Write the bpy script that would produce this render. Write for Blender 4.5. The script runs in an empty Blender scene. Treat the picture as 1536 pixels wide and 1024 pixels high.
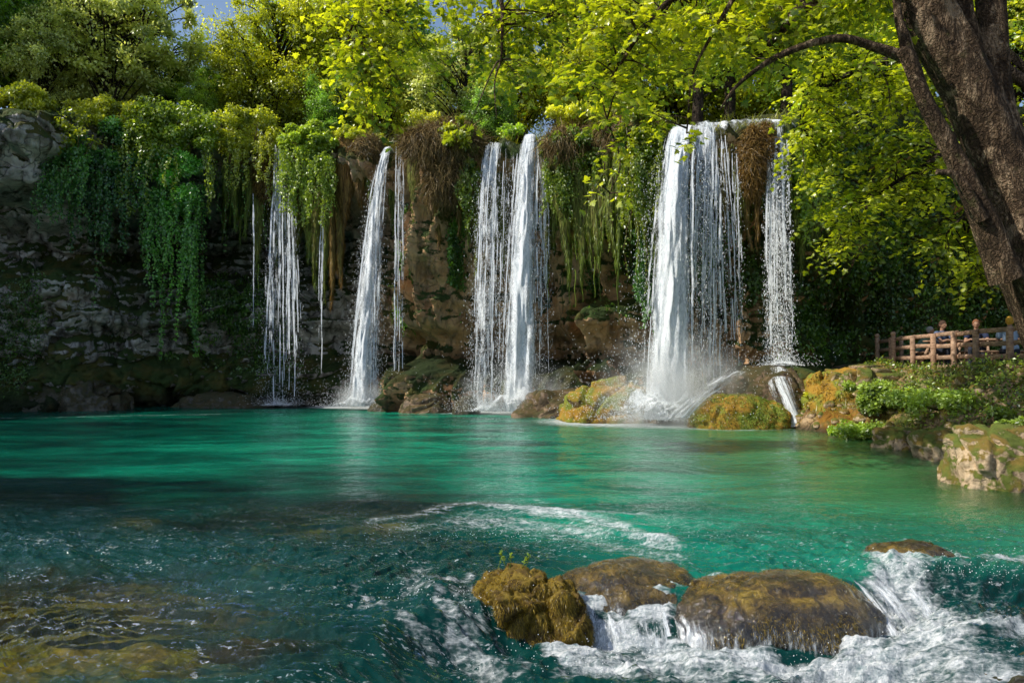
import bpy, math, time
import numpy as np
from mathutils import Vector
T0 = time.time()
R = np.random.default_rng(11)
S = bpy.context.scene
COL = S.collection
F = 1109.0; CZ = 1.6; TH = math.atan(33 / F)

def P(px, py, Y):
    u = (px - 768) / F; v = (512 - py) / F
    d = np.array([u, math.cos(TH) - v * math.sin(TH), math.sin(TH) + v * math.cos(TH)])
    return np.array([0, 0, CZ]) + d * (Y / d[1])
def G(px, py, z=0.0):
    u = (px - 768) / F; v = (512 - py) / F
    d = np.array([u, math.cos(TH) - v * math.sin(TH), math.sin(TH) + v * math.cos(TH)])
    return np.array([0, 0, CZ]) + d * ((z - CZ) / d[2])
def topx(p):
    p = np.asarray(p, float)
    x = p[..., 0]; y = p[..., 1]; z = p[..., 2] - CZ
    c = y * math.cos(TH) + z * math.sin(TH); w = -y * math.sin(TH) + z * math.cos(TH)
    return 768 + F * x / c, 512 - F * w / c

# ------------------------------------------------------------ noise
_TB = np.random.default_rng(5).random(1 << 16).astype(np.float32)
def _hash(ix, iy, iz, seed):
    h = (ix * 73856093) ^ (iy * 19349663) ^ (iz * 83492791) ^ (seed * 2654435 + 977)
    return _TB[(h ^ (h >> 15)) & 0xffff]
def vn(p, seed=0):
    p = np.asarray(p); i = np.floor(p); f = (p - i).astype(np.float32); i = i.astype(np.int64)
    f = f * f * f * (f * (f * 6 - 15) + 10)
    hx = i[..., 0] * 73856093; hy = i[..., 1] * 19349663; hz = i[..., 2] * 83492791 ^ (seed * 2654435 + 977); hz1 = (i[..., 2] + 1) * 83492791 ^ (seed * 2654435 + 977)
    hx1 = hx + 73856093; hy1 = hy + 19349663
    g = lambda a: _TB[(a ^ (a >> 15)) & 0xffff]
    fx, fy, fz = f[..., 0], f[..., 1], f[..., 2]
    def plane(h): 
        a = g(hx ^ hy ^ h); b = g(hx1 ^ hy ^ h); c = g(hx ^ hy1 ^ h); d = g(hx1 ^ hy1 ^ h)
        a = a + (b - a) * fx; c = c + (d - c) * fx
        return a + (c - a) * fy
    a = plane(hz)
    if p.shape[-1] == 3 and not (np.ndim(fz) and np.abs(fz).max() == 0): a = a + (plane(hz1) - a) * fz
    return a * 2 - 1
def fbm(p, o=4, seed=0, g=.5, l=2.03):
    p = np.asarray(p, float); r = 0; a = 1; t = 0; o3 = np.array([3.7, 3.7, 0 if np.abs(p[..., 2]).max() == 0 else 3.7])
    for k in range(o):
        r = r + a * vn(p, seed + k * 17); t += a; a *= g; p = p * l + o3
    return r / t
def ridge(p, o=4, seed=0):
    p = np.asarray(p, float); r = 0; a = 1; t = 0
    for k in range(o):
        r = r + a * (1 - np.abs(vn(p, seed + k * 13)) * 2); t += a; a *= .5; p = p * 2.07 + 1.3
    return r / t
def worley(p, seed=0):
    p = np.asarray(p, float); i = np.floor(p).astype(np.int64)
    f1 = np.full(p.shape[:-1], 9.); f2 = f1.copy(); cid = np.zeros(p.shape[:-1])
    for a in (-1, 0, 1):
        for b in (-1, 0, 1):
            for c in (-1, 0, 1):
                x, y, z = i[..., 0] + a, i[..., 1] + b, i[..., 2] + c
                q = np.stack([x + _hash(x, y, z, seed), y + _hash(x, y, z, seed + 1), z + _hash(x, y, z, seed + 2)], -1)
                d = np.sqrt(((q - p) ** 2).sum(-1)); h = _hash(x, y, z, seed + 3)
                m = d < f1
                f2 = np.where(m, f1, np.minimum(f2, d)); cid = np.where(m, h, cid); f1 = np.where(m, d, f1)
    return f1, f2, cid
def sm(a, b, x):
    t = np.clip((np.asarray(x, float) - a) / (b - a), 0, 1); return t * t * (3 - 2 * t)
def nrm(v):
    v = np.asarray(v, float); return v / np.maximum(np.linalg.norm(v, axis=-1, keepdims=True), 1e-9)
def interp(x, xs, ys): return np.interp(x, xs, ys)
def catmull(pts, n):
    pts = np.asarray(pts, float)
    Pp = np.vstack([2 * pts[0] - pts[1], pts, 2 * pts[-1] - pts[-2]]); out = []
    for k in range(1, len(Pp) - 2):
        t = np.linspace(0, 1, n, endpoint=False)[:, None]
        a, b, c, d = Pp[k - 1], Pp[k], Pp[k + 1], Pp[k + 2]
        out.append(.5 * (2 * b + (c - a) * t + (2 * a - 5 * b + 4 * c - d) * t ** 2 + (3 * b - a - 3 * c + d) * t ** 3))
    out.append(pts[-1:]); return np.vstack(out)

# ------------------------------------------------------------ mesh building
class MB:
    def __init__(s): s.V = []; s.F = []; s.T = []; s.A = []; s.n = 0
    def add(s, v, f, t=None, a=None):
        v = np.asarray(v, float).reshape(-1, 3); f = np.asarray(f, np.int64)
        s.V.append(v); s.F.append(f + s.n); s.n += len(v)
        s.T.append(np.full(len(v), .5) if t is None else np.broadcast_to(np.asarray(t, float), (len(v),)))
        s.A.append(np.zeros((len(v), 3)) if a is None else a)
    def build(s, name, mat, parent=None, smooth=True, origin=None):
        V = np.vstack(s.V)
        if origin is not None: V = V - np.asarray(origin)
        me = bpy.data.meshes.new(name)
        me.vertices.add(len(V)); me.vertices.foreach_set('co', V.astype(np.float32).ravel())
        loops = np.concatenate([f.ravel() for f in s.F]).astype(np.int32)
        tot = np.concatenate([np.full(len(f), f.shape[1]) for f in s.F]).astype(np.int32)
        st = np.concatenate([[0], np.cumsum(tot)[:-1]]).astype(np.int32)
        me.loops.add(len(loops)); me.loops.foreach_set('vertex_index', loops)
        me.polygons.add(len(tot)); me.polygons.foreach_set('loop_start', st); me.polygons.foreach_set('loop_total', tot)
        me.update(calc_edges=True)
        me.polygons.foreach_set('use_smooth', np.full(len(tot), bool(smooth)))
        at = me.attributes.new('t', 'FLOAT', 'POINT'); at.data.foreach_set('value', np.concatenate(s.T).astype(np.float32))
        A = np.vstack(s.A)
        if np.abs(A).max() > 0:
            at = me.attributes.new('a', 'FLOAT_VECTOR', 'POINT'); at.data.foreach_set('vector', A.astype(np.float32).ravel())
        if mat: me.materials.append(mat)
        o = bpy.data.objects.new(name, me); COL.objects.link(o)
        if parent: o.parent = parent
        if origin is not None: o.location = [float(c) for c in origin]
        return o
def grid_faces(r, c, wrap=False):
    i = np.arange(r - 1)[:, None]; j = np.arange(c if wrap else c - 1)[None]
    j2 = (j + 1) % c
    return np.stack([i * c + j, i * c + j2, (i + 1) * c + j2, (i + 1) * c + j], -1).reshape(-1, 4)
def tube(mb, pts, rad, n=8, t=None, rough=0, seed=0, cap=True, fr=3.0):
    pts = np.asarray(pts, float); m = len(pts); rad = np.broadcast_to(np.asarray(rad, float), (m,))
    tg = nrm(np.gradient(pts, axis=0)); ref = np.array([0, 0, 1.]) if abs(tg[0][2]) < .9 else np.array([1., 0, 0])
    us = []; u = nrm(np.cross(tg[0], ref))
    for k in range(m):
        u = nrm(u - tg[k] * (u @ tg[k])); us.append(u)
    us = np.array(us); vs = np.cross(tg, us)
    a = np.linspace(0, 2 * np.pi, n, endpoint=False)
    ring = us[:, None] * np.cos(a)[None, :, None] + vs[:, None] * np.sin(a)[None, :, None]
    r = rad[:, None, None] * np.ones((m, n, 1))
    if rough:
        q = pts[:, None] * .0 + ring
        s_ = np.concatenate([[0], np.cumsum(np.linalg.norm(np.diff(pts, axis=0), axis=1))])[:, None, None] * np.ones((m, n, 1))
        q = np.concatenate([ring[..., :1] * fr, ring[..., 1:2] * fr + ring[..., 2:3] * fr, s_ * 1.3], -1)
        r = r * (1 + rough * fbm(q, 4, seed)[..., None])
    V = pts[:, None] + ring * r
    fs = grid_faces(m, n, True)
    mb.add(V.reshape(-1, 3), fs, t)
    if cap:
        c = np.vstack([V[-1], pts[-1:] + tg[-1:] * rad[-1] * .5]); k = np.arange(n)
        mb.add(c, np.stack([k, (k + 1) % n, np.full(n, n)], -1), t if np.isscalar(t) or t is None else .5)
def box(mb, c, sx, sy, sz, rz=0, bev=.008, t=.5, tilt=None):
    # a box with chamfered vertical and horizontal edges
    b = min(bev, sx * .3, sy * .3, sz * .3); hx, hy, hz = sx / 2, sy / 2, sz / 2
    V = []
    for (z, ins) in ((-hz, b), (-hz + b, 0), (hz - b, 0), (hz, b)):
        X, Y = hx - ins, hy - ins
        for (x, y) in ((-X + b, -Y), (X - b, -Y), (X, -Y + b), (X, Y - b), (X - b, Y), (-X + b, Y), (-X, Y - b), (-X, -Y + b)): V.append((x, y, z))
    V = np.array(V); fs = grid_faces(4, 8, True)
    M = np.eye(3)
    if tilt is not None: M = np.asarray(tilt)
    else:
        ca, sa = math.cos(rz), math.sin(rz); M = np.array([[ca, -sa, 0], [sa, ca, 0], [0, 0, 1]])
    V = V @ M.T + np.asarray(c)
    mb.add(V, fs, t); mb.add(V[:8][::-1], [list(range(8))], t); mb.add(V[-8:], [list(range(8))], t)
def beam(mb, p, q, w, h, bev=.01, t=.5):
    p = np.asarray(p, float); q = np.asarray(q, float); d = q - p; L = np.linalg.norm(d); x = d / L
    z = np.array([0, 0, 1.]); y = nrm(np.cross(z, x)); z = np.cross(x, y)
    box(mb, (p + q) / 2, L, w, h, bev=bev, t=t, tilt=np.stack([x, y, z], 1))
RH = (np.array([[0, 0, 0], [.3, .45, .06], [0, 1, 0], [-.3, .45, .06]]), np.array([[0, 1, 2, 3]]))
OV = (np.array([[0, 0, 0], [.3, .3, .07], [.28, .65, .05], [0, 1, -.06], [-.28, .65, .05], [-.3, .3, .07]]), np.array([[0, 1, 2, 3], [0, 3, 4, 5]]))
_lo = [(0, 0), (.12, .12), (.42, -.02), (.36, .22), (.62, .42), (.3, .5), (.26, .72), (0, 1.05), (-.26, .72), (-.3, .5), (-.62, .42), (-.36, .22), (-.42, -.02), (-.12, .12)]
_lv = np.array([(0, .38, .05)] + [(x, y, -.12 * abs(x) - .05 * y * y) for x, y in _lo])
_n = len(_lo)
LOB = (_lv, np.array([[0, 1 + k, 1 + (k + 1) % _n] for k in range(_n)]))
_l5 = [(0, 0), (.4, .05), (.28, .3), (.5, .55), (.18, .6), (0, 1), (-.18, .6), (-.5, .55), (-.28, .3), (-.4, .05)]
_l5v = np.array([(x, y, -.1 * abs(x)) for x, y in _l5])
LB5 = (_l5v, np.array([[0, 1, 2, 3], [0, 3, 4, 5], [0, 5, 6, 7], [0, 7, 8, 9]]))
def leaves(mb, p, d, nn, size, tmpl, t):
    p = np.asarray(p); d = nrm(d); side = nrm(np.cross(d, nn)); up = np.cross(side, d)
    tv, tf = tmpl; k = len(tv); n = len(p); size = np.broadcast_to(size, (n,))
    V = p[:, None] + size[:, None, None] * (side[:, None] * tv[None, :, :1] + d[:, None] * tv[None, :, 1:2] + up[:, None] * tv[None, :, 2:3])
    Fa = (tf[None] + (np.arange(n) * k)[:, None, None]).reshape(-1, tf.shape[1])
    mb.add(V.reshape(-1, 3), Fa, np.repeat(np.broadcast_to(t, (n,)), k))
def rdir(n): return nrm(R.normal(size=(n, 3)))
def tag(o, label=None, cat=None, group=None, kind=None):
    if label: o['label'] = label
    if cat: o['category'] = cat
    if group: o['group'] = group
    if kind: o['kind'] = kind
    return o
def empty(name, loc, label=None, cat=None, group=None):
    o = bpy.data.objects.new(name, None); COL.objects.link(o); o.location = [float(c) for c in loc]; o.empty_display_size = .2
    return tag(o, label, cat, group)
def under(child, par):
    child.parent = par; child.location = Vector(child.location) - Vector(par.location)

# ------------------------------------------------------------ materials
class NT:
    def __init__(s, name):
        s.m = bpy.data.materials.new(name); s.m.use_nodes = True; s.t = s.m.node_tree; s.t.nodes.clear()
        s.out = s.t.nodes.new('ShaderNodeOutputMaterial')
    def _in(s, n, k, v):
        i = n.inputs[k]
        if isinstance(v, bpy.types.NodeSocket): s.t.links.new(v, i)
        elif isinstance(v, (tuple, list)) and i.type == 'RGBA' and len(v) == 3: i.default_value = (*v, 1)
        else: i.default_value = v
    def n(s, ty, ins=None, **kw):
        n = s.t.nodes.new('ShaderNode' + ty)
        for k, v in kw.items(): setattr(n, k, v)
        for k, v in (ins or {}).items(): s._in(n, k, v)
        return n
    def math(s, op, a, b=0.0, c=0.0, clamp=False):
        n = s.n('Math', {0: a, 1: b}, operation=op, use_clamp=clamp)
        if op in ('MULTIPLY_ADD',): s._in(n, 2, c)
        return n.outputs[0]
    def mix(s, f, a, b, mode='MIX'):
        n = s.t.nodes.new('ShaderNodeMix'); n.data_type = 'RGBA'; n.blend_type = mode
        s._in(n, 0, f); s._in(n, 6, a); s._in(n, 7, b); return n.outputs[2]
    def ms(s, f, a, b): return s.n('MixShader', {0: f, 1: a, 2: b}).outputs[0]
    def ramp(s, f, stops, interp='LINEAR'):
        n = s.n('ValToRGB', {0: f}); r = n.color_ramp; r.interpolation = interp
        while len(r.elements) < len(stops): r.elements.new(.5)
        for e, (p, c) in zip(r.elements, stops): e.position = p; e.color = (*c, 1) if len(c) == 3 else c
        return n.outputs[0]
    def rng(s, v, a, b, c=0., d=1., kind='SMOOTHSTEP'):
        n = s.n('MapRange', {0: v, 1: a, 2: b, 3: c, 4: d}); n.interpolation_type = kind; return n.outputs[0]
    def pos(s, scale=(1, 1, 1), obj=False, rot=None):
        v = s.n('TexCoord').outputs['Object'] if obj else s.n('NewGeometry').outputs['Position']
        m = s.n('Mapping', {0: v, 3: scale})
        if rot: m.inputs[2].default_value = rot
        return m.outputs[0]
    def noise(s, v, sc, det=4, rough=.55, dist=0.):
        return s.n('TexNoise', {'Vector': v, 'Scale': sc, 'Detail': det, 'Roughness': rough, 'Distortion': dist}).outputs[0]
    def vor(s, v, sc, feat='F1', out=0, rnd=1.0):
        n = s.n('TexVoronoi', feature=feat); s._in(n, 'Vector', v); s._in(n, 'Scale', sc); s._in(n, 'Randomness', rnd); return n.outputs[out]
    def attr(s, name, out='Fac'): return s.n('Attribute', attribute_name=name).outputs[out]
    def bump(s, h, st, dist=.05, nm=None):
        n = s.n('Bump', {'Height': h, 'Strength': st, 'Distance': dist})
        if nm is not None: s._in(n, 'Normal', nm)
        return n.outputs[0]
    def bsdf(s, col, rough=.8, nrmal=None, spec=.3, **kw):
        d = {'Base Color': col, 'Roughness': rough, 'Specular IOR Level': spec}
        if nrmal is not None: d['Normal'] = nrmal
        d.update(kw); return s.n('BsdfPrincipled', d).outputs[0]
    def done(s, sh): s.t.links.new(sh, s.out.inputs[0]); return s.m

def leaf_mat(name, dark, light, tcol=None, tr=.5, gloss=.06, clump=1.2):
    k = NT(name); t = k.attr('t')
    cl = k.noise(k.pos(), clump, 3)
    f = k.math('ADD', t, k.math('MULTIPLY', k.math('SUBTRACT', cl, .5), .9), clamp=True)
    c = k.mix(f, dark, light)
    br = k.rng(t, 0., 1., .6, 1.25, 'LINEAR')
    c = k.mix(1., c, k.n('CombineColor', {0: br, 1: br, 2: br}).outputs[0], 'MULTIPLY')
    tc = k.mix(1., c, tcol or (2.0, 1.7, .5), 'MULTIPLY')
    d = k.n('BsdfDiffuse', {0: c}).outputs[0]; tn = k.n('BsdfTranslucent', {0: tc}).outputs[0]
    sh = k.ms(tr, d, tn)
    if gloss: sh = k.ms(gloss, sh, k.n('BsdfGlossy', {0: (1, 1, 1), 'Roughness': .35}).outputs[0])
    return k.done(sh)
def rock_mat(name, c1, c2, c3, moss=None, mamt=.5, wet=0., sc=1.0, cracks=1.0, mossn=.35, mossrng=None, bs=.6):
    k = NT(name); p = k.pos()
    n1 = k.noise(p, .9 * sc, 8, .62, .4); n2 = k.noise(p, 7 * sc, 6, .65); n3 = k.noise(k.pos((1, 1, .35)), 2.2 * sc, 5, .6, .8)
    c = k.ramp(n1, [(.3, c1), (.5, c2), (.68, c3)])
    c = k.mix(k.rng(n3, .42, .7), c, tuple(v * .35 for v in c1))
    c = k.mix(k.rng(n2, .3, .7, .0, .55), c, tuple(min(1, v * 1.5) for v in c3), 'MIX')
    cr = k.vor(k.n('VectorMath', {0: p, 1: k.n('VectorMath', {0: k.n('TexNoise', {'Vector': p, 'Scale': 1.6 * sc}).outputs[1], 3: .8}, operation='SCALE').outputs[0]}, operation='ADD').outputs[0], 1.1 * sc, 'DISTANCE_TO_EDGE')
    crm = k.rng(cr, 0., .05, 1., 0.)
    c = k.mix(k.math('MULTIPLY', crm, .55 * cracks), c, (.012, .01, .008))
    h = k.math('ADD', k.math('MULTIPLY', n2, .5), k.math('SUBTRACT', k.math('MULTIPLY', n1, 1.2), k.math('MULTIPLY', crm, .35 * cracks)))
    h = k.math('ADD', h, k.math('MULTIPLY', k.noise(p, 30 * sc, 5, .7), .14))
    rough = .85 - .6 * wet
    if moss:
        nz = k.n('SeparateXYZ', {0: k.n('NewGeometry').outputs['Normal']}).outputs[2]
        mn = k.noise(p, 2.3 * sc, 6, .6, .5)
        mv = k.math('ADD', k.math('MULTIPLY', nz, mossn), k.math('ADD', mn, k.math('MULTIPLY', k.math('SUBTRACT', n2, .5), .5)))
        mm = k.rng(mv, .95 - mamt * .8, 1.08 - mamt * .8)
        mc = k.mix(k.noise(p, 11 * sc, 5, .7), tuple(v * .45 for v in moss[0]), moss[0])
        mc = k.mix(k.rng(k.noise(p, 1.7 * sc, 4), .42, .6), mc, k.mix(k.noise(p, 14 * sc, 4, .7), tuple(v * .4 for v in moss[1]), moss[1]))
        c = k.mix(mm, c, mc)
        h = k.math('ADD', h, k.math('MULTIPLY', k.math('MULTIPLY', mm, k.noise(p, 38 * sc, 4, .75)), .8))
        if wet: rough = k.rng(mm, 0, 1, rough, .75)
    nb = k.bump(h, bs, .12 / sc)
    return k.done(k.bsdf(c, rough, nb, .35 + .3 * wet))
# ================================================================ CLIFF
def X(px, Y): return (px - 768) / F * Y
WC = [(-34, -6), (-30, 5), (-27.5, 14), (-24, 21), (-20, 25.2), (X(130, 27), 27), (X(270, 28), 28), (X(400, 28.3), 28.3), (X(500, 27.6), 27.6), (X(590, 26.8), 26.8),
      (X(680, 25.2), 25.2), (X(770, 24.8), 24.8), (X(880, 23.6), 23.6), (X(960, 21.9), 21.9), (X(1040, 21.0), 21.0), (X(1120, 20.9), 20.9), (X(1180, 21.2), 21.2),
      (X(1230, 22.8), 22.8), (X(1330, 25), 25), (X(1460, 26), 26), (20, 26), (27, 22), (33, 12), (35, -2)]
wcv = catmull(WC, 60)
_al = np.concatenate([[0], np.cumsum(np.linalg.norm(np.diff(wcv, axis=0), axis=1))])
def wall_at(s):  # arc length -> x, y, normal towards the pool
    x = np.interp(s, _al, wcv[:, 0]); y = np.interp(s, _al, wcv[:, 1])
    e = .6; tx = np.interp(s + e, _al, wcv[:, 0]) - np.interp(s - e, _al, wcv[:, 0]); ty = np.interp(s + e, _al, wcv[:, 1]) - np.interp(s - e, _al, wcv[:, 1])
    l = np.hypot(tx, ty) + 1e-9
    return x, y, ty / l, -tx / l
_wpx = topx(np.c_[wcv[:, 0], wcv[:, 1], np.full(len(wcv), 8.)])[0]
_inview = (wcv[:, 0] > -22) & (wcv[:, 0] < 24) & (wcv[:, 1] > 19)
def s_of_px(px):
    w = np.where(_inview)[0]; return np.interp(px, _wpx[w], _al[w])
HP = [-400, 0, 130, 300, 400, 500, 590, 680, 770, 880, 960, 1040, 1120, 1180, 1230, 1330, 1460, 1700]
HY = [150, 158, 160, 190, 205, 200, 205, 198, 200, 195, 190, 182, 172, 172, 170, 160, 150, 150]
def lipH(s):
    px = np.interp(s, _al, _wpx); px = np.where(s < _al[np.where(_inview)[0][0]], -400, px); px = np.where(s > _al[np.where(_inview)[0][-1]], 1700, px)
    x, y, nx, ny = wall_at(s)
    yy = np.interp(px, HP, HY); return np.where((px > -390) & (px < 1690), CZ + (545 - yy) * np.clip(y, 19, 30) / F, 10.6)
# fall notches: (px, half width px)
NOTCH = [(408, 14), (440, 8), (592, 22), (735, 18), (790, 26), (1050, 42), (1110, 14), (1160, 22)]
def notch(px):
    n = 0
    for c, w in NOTCH: n = np.maximum(n, np.exp(-((px - c) / w) ** 2 * 1.2))
    return n
def recess(px, zn):
    # how far the wall steps back from the lip line (metres, positive = away from the pool)
    R1 = interp(px, [-300, 0, 120, 170, 300, 380, 470, 560, 640, 700, 840, 950, 1040, 1150, 1230, 1500], [.8, .9, 1.6, 3.6, 3.4, 2.6, 2.0, 1.6, .3, 1.9, 2.4, 2.2, 2.2, 2.0, 1.6, 1.5])
    R1 = R1 - 1.7 * sm(845, 865, px) * sm(920, 890, px) * sm(.42, .36, zn) * sm(.1, .16, zn)
    top = sm(1.0, .72, zn)
    r = R1 * top
    # left lower wall comes forward again
    lw = sm(520, 330, px) * sm(.62, .42, zn); r = r - lw * interp(px, [0, 150, 300, 500], [.2, 2.2, 1.6, .5])
    lw = sm(60, -60, px) * 0; r -= lw
    r = r - 1.3 * sm(175, 60, px) * sm(.66, .74, zn) * sm(1.0, .93, zn) + 1.0 * sm(200, 100, px) * sm(.66, .6, zn) * sm(.44, .5, zn)
    # undercut just above the water, then a base shelf
    und = sm(.12, .2, zn) * sm(.34, .24, zn); r = r + und * interp(px, [0, 300, 420, 560, 640, 760, 900, 960, 1200], [.2, .3, 1.2, 1.2, 1.6, 1.4, .6, .3, .0])
    shelf = sm(.2, .06, zn); r = r - shelf * interp(px, [-100, 0, 300, 420, 560, 700, 820, 950, 1100, 1200, 1300], [1.6, 1.5, 1.0, .2, .9, 1.6, 2.0, 2.2, 2.6, 2.6, .5])
    return r
s0, s1 = s_of_px(-60), s_of_px(1600)
ss = np.concatenate([np.linspace(0, s0, 70, endpoint=False), np.arange(s0, s1, .052), np.linspace(s1, _al[-1], 60)])
NC = len(ss)
zt = np.concatenate([np.linspace(0, 1, 210)]); NT_ = 26
wx, wy, nx, ny = wall_at(ss); H = lipH(ss); wpx = np.interp(ss, _al, _wpx)
wpx = np.where(ss < s0, -60, np.where(ss > s1, 1600, wpx))
nt = notch(wpx)
Hn = H - .38 * nt + .22 * fbm(np.stack([ss * .5, ss * 0, ss * 0], -1), 3, 5) * (1 - nt) + .14 * fbm(np.stack([ss * 2.5, ss * 0, ss * 0], -1), 3, 8) * (1 - nt)
ZN = zt[:, None]; PXg = wpx[None] + 0 * ZN
Z = -1.2 + (Hn[None] + 1.2) * ZN
zn_r = np.clip(Z / Hn[None], 0, 1)
D = -recess(PXg, zn_r)
Px_ = np.stack([wx[None] + 0 * ZN, wy[None] + 0 * ZN, Z], -1)
low = fbm(Px_ * .33, 3, 21) * 1.3
w1, w2, wid = worley(Px_ * np.array([.42, .42, .62]) + fbm(Px_ * .5, 3, 3)[..., None] * .7, 4)
v1, v2, vid = worley(Px_ @ np.array([[.95, .0, .35], [0, 1, 0], [-.45, 0, 1.25]]) + fbm(Px_ * 1.1, 3, 33)[..., None] * .6, 9)
blk = (wid - .5) * 1.1 + (.2 - np.clip((.1 - (w2 - w1)) / .1, 0, 1) * .3) + (vid - .5) * .5 - np.clip((.07 - (v2 - v1)) / .07, 0, 1) * .12 + .35 * ridge(Px_ * .9, 4, 36)
col = ridge(Px_ * np.array([1.5, 1.5, .28]), 3, 51)
leftw = sm(620, 300, PXg)[...]
amp = sm(1.0, .9, zn_r) * .85 + .15
flow = (leftw * blk + (1 - leftw) * (.22 * blk + .95 * col + .25 * ridge(Px_ * [2.2, 2.2, 1.2], 4, 57)))
D = D + (low * sm(1, .85, zn_r) + flow + .2 * fbm(Px_ * 3, 4, 61) + .07 * fbm(Px_ * 14, 3, 62)) * amp * (1 - .75 * nt[None] * sm(.6, .9, zn_r))
# ledges on the left wall: horizontal beds
bed = sm(.35, .65, np.abs(((Z + .5 * fbm(Px_ * .25, 2, 71)) * .9) % 1 - .5) * 2)
D = D + leftw * bed * .16 * amp
rnd = sm(.965, 1.0, zn_r); D = D - rnd * .22
VX = wx[None] + nx[None] * D; VY = wy[None] + ny[None] * D
rows = [np.stack([VX, VY, Z], -1)]
# plateau behind the lip
back = np.concatenate([np.array([.12, .3, .55, .9, 1.3, 1.8, 2.4, 3.2, 4.2, 5.5, 7, 9, 11.5, 15, 20, 27, 36, 50, 70, 95, 130, 170, 230, 300, 400, 520])])
for k, b in enumerate(back):
    f = min(1, b / 60); ang_x = nx * (1 - f) + (wx / 30) * -f * 1.0; ang_y = ny * (1 - f) - f * 1.0
    px_ = VX[-1] - b * ang_x * .999; py_ = VY[-1] - b * ang_y
    q = np.stack([px_, py_, 0 * px_], -1)
    z = Hn + .06 * b * (b < 10) + (.6 + .035 * b) * (b >= 10) + .28 * fbm(q * .5, 4, 81) * min(1, b) + min(b, .6) * .15 - .25 * nt * min(1, b)
    z = np.where(b > 40, np.mean(Hn) + .03 * b + 2 * fbm(q * .03, 3, 82), z)
    rows.append(np.stack([px_, py_, z], -1)[None])
CG = np.vstack(rows); NR = CG.shape[0]
M_cliff = None
def make_cliff():
    k = NT('cliff rock and moss'); p = k.pos()
    n1 = k.noise(p, .55, 8, .62, .5); n2 = k.noise(p, 5.5, 6, .65); n3 = k.noise(k.pos((1, 1, .22)), 1.7, 6, .6, 1.0)
    wx_ = k.attr('t')   # 0 = left grey wall, 1 = tufa columns under the falls
    cl = k.ramp(n1, [(.3, (.2, .185, .175)), (.43, (.5, .46, .43)), (.55, (.74, .69, .65)), (.7, (.46, .32, .25))])
    cr = k.ramp(n1, [(.3, (.28, .15, .06)), (.45, (.68, .38, .17)), (.66, (.8, .55, .32))])
    c = k.mix(wx_, cl, cr)
    c = k.mix(k.math('MULTIPLY', k.rng(n3, .44, .68), k.math('MULTIPLY_ADD', wx_, -.35, 1.0)), c, (.018, .014, .01))
    c = k.mix(k.rng(n2, .35, .75, 0, .4), c, (.34, .28, .23))
    cr1 = k.rng(k.vor(k.n('VectorMath', {0: k.pos((1, 1, 1.4)), 1: k.n('VectorMath', {0: k.n('TexNoise', {'Vector': p, 'Scale': .9}).outputs[1], 3: 1.6}, operation='SCALE').outputs[0]}, operation='ADD').outputs[0], .95, 'DISTANCE_TO_EDGE'), 0., .035, 1., 0.)
    c = k.mix(k.math('MULTIPLY', cr1, k.math('MULTIPLY_ADD', wx_, -.4, .5)), c, (.008, .007, .006))
    nz = k.n('SeparateXYZ', {0: k.n('NewGeometry').outputs['Normal']}).outputs[2]
    mv = k.math('ADD', k.math('MULTIPLY', nz, .33), k.math('ADD', k.noise(p, 1.1, 6, .65, .6), k.math('MULTIPLY', k.math('SUBTRACT', n2, .5), .5)))
    mv = k.math('ADD', mv, k.math('MULTIPLY', k.n('SeparateXYZ', {0: k.attr('a', 'Vector')}).outputs[0], .35))
    mm = k.rng(mv, .5, .62)
    mc = k.mix(k.noise(p, 9, 5, .7), (.016, .03, .008), (.08, .13, .024))
    mc = k.mix(k.rng(k.noise(p, 1.2, 3), .45, .65), mc, (.11, .1, .02))
    c = k.mix(mm, c, mc)
    top = k.n('SeparateXYZ', {0: k.attr('a', 'Vector')}).outputs[1]
    tc = k.mix(k.noise(p, 6, 6, .7), (.035, .03, .012), k.mix(k.noise(p, 1.4, 4), (.1, .1, .03), (.05, .075, .016)))
    c = k.mix(top, c, tc)
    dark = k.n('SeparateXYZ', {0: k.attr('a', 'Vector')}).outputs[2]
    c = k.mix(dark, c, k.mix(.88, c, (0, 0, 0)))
    h = k.math('ADD', k.math('MULTIPLY', n2, .6), k.math('SUBTRACT', n1, k.math('MULTIPLY', cr1, .25)))
    h = k.math('ADD', h, k.math('MULTIPLY', k.noise(p, 24, 5, .7), .2))
    h = k.math('ADD', h, k.math('MULTIPLY', k.math('MULTIPLY', mm, k.noise(p, 30, 4, .75)), .5))
    return k.done(k.bsdf(c, .8, k.bump(h, .9, .15), .3))
Aatt = np.zeros((NR, NC, 3)); tt = np.zeros((NR, NC))
tt[:] = sm(420, 600, wpx)[None]
pxg, pyg = topx(CG)
# moss band on the ledges, humus on the plateau, painted recess shade, dark wet waterline, darker strip above
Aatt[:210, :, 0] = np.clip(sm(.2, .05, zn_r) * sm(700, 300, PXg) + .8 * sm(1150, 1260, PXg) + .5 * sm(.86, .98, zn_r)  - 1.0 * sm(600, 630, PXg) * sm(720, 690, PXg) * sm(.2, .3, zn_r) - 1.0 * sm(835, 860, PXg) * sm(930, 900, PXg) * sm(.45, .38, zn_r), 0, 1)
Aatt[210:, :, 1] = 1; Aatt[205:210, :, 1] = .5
hol_shade = np.clip(sm(150, 210, PXg) * sm(600, 400, PXg) * sm(.25, .45, zn_r) * sm(.97, .8, zn_r) * .6 + sm(.02, -.3, D + recess(PXg, zn_r) * 0 - .0) * 0, 0, 1)  # shade painted over the left recess
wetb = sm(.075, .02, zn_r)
Aatt[:210, :, 2] = np.clip(hol_shade * .8 + wetb * .8 + .5 * sm(.03, .0, np.abs(zn_r - .16) - .05) * sm(400, 560, PXg) * sm(1000, 900, PXg), 0, 1)
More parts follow.
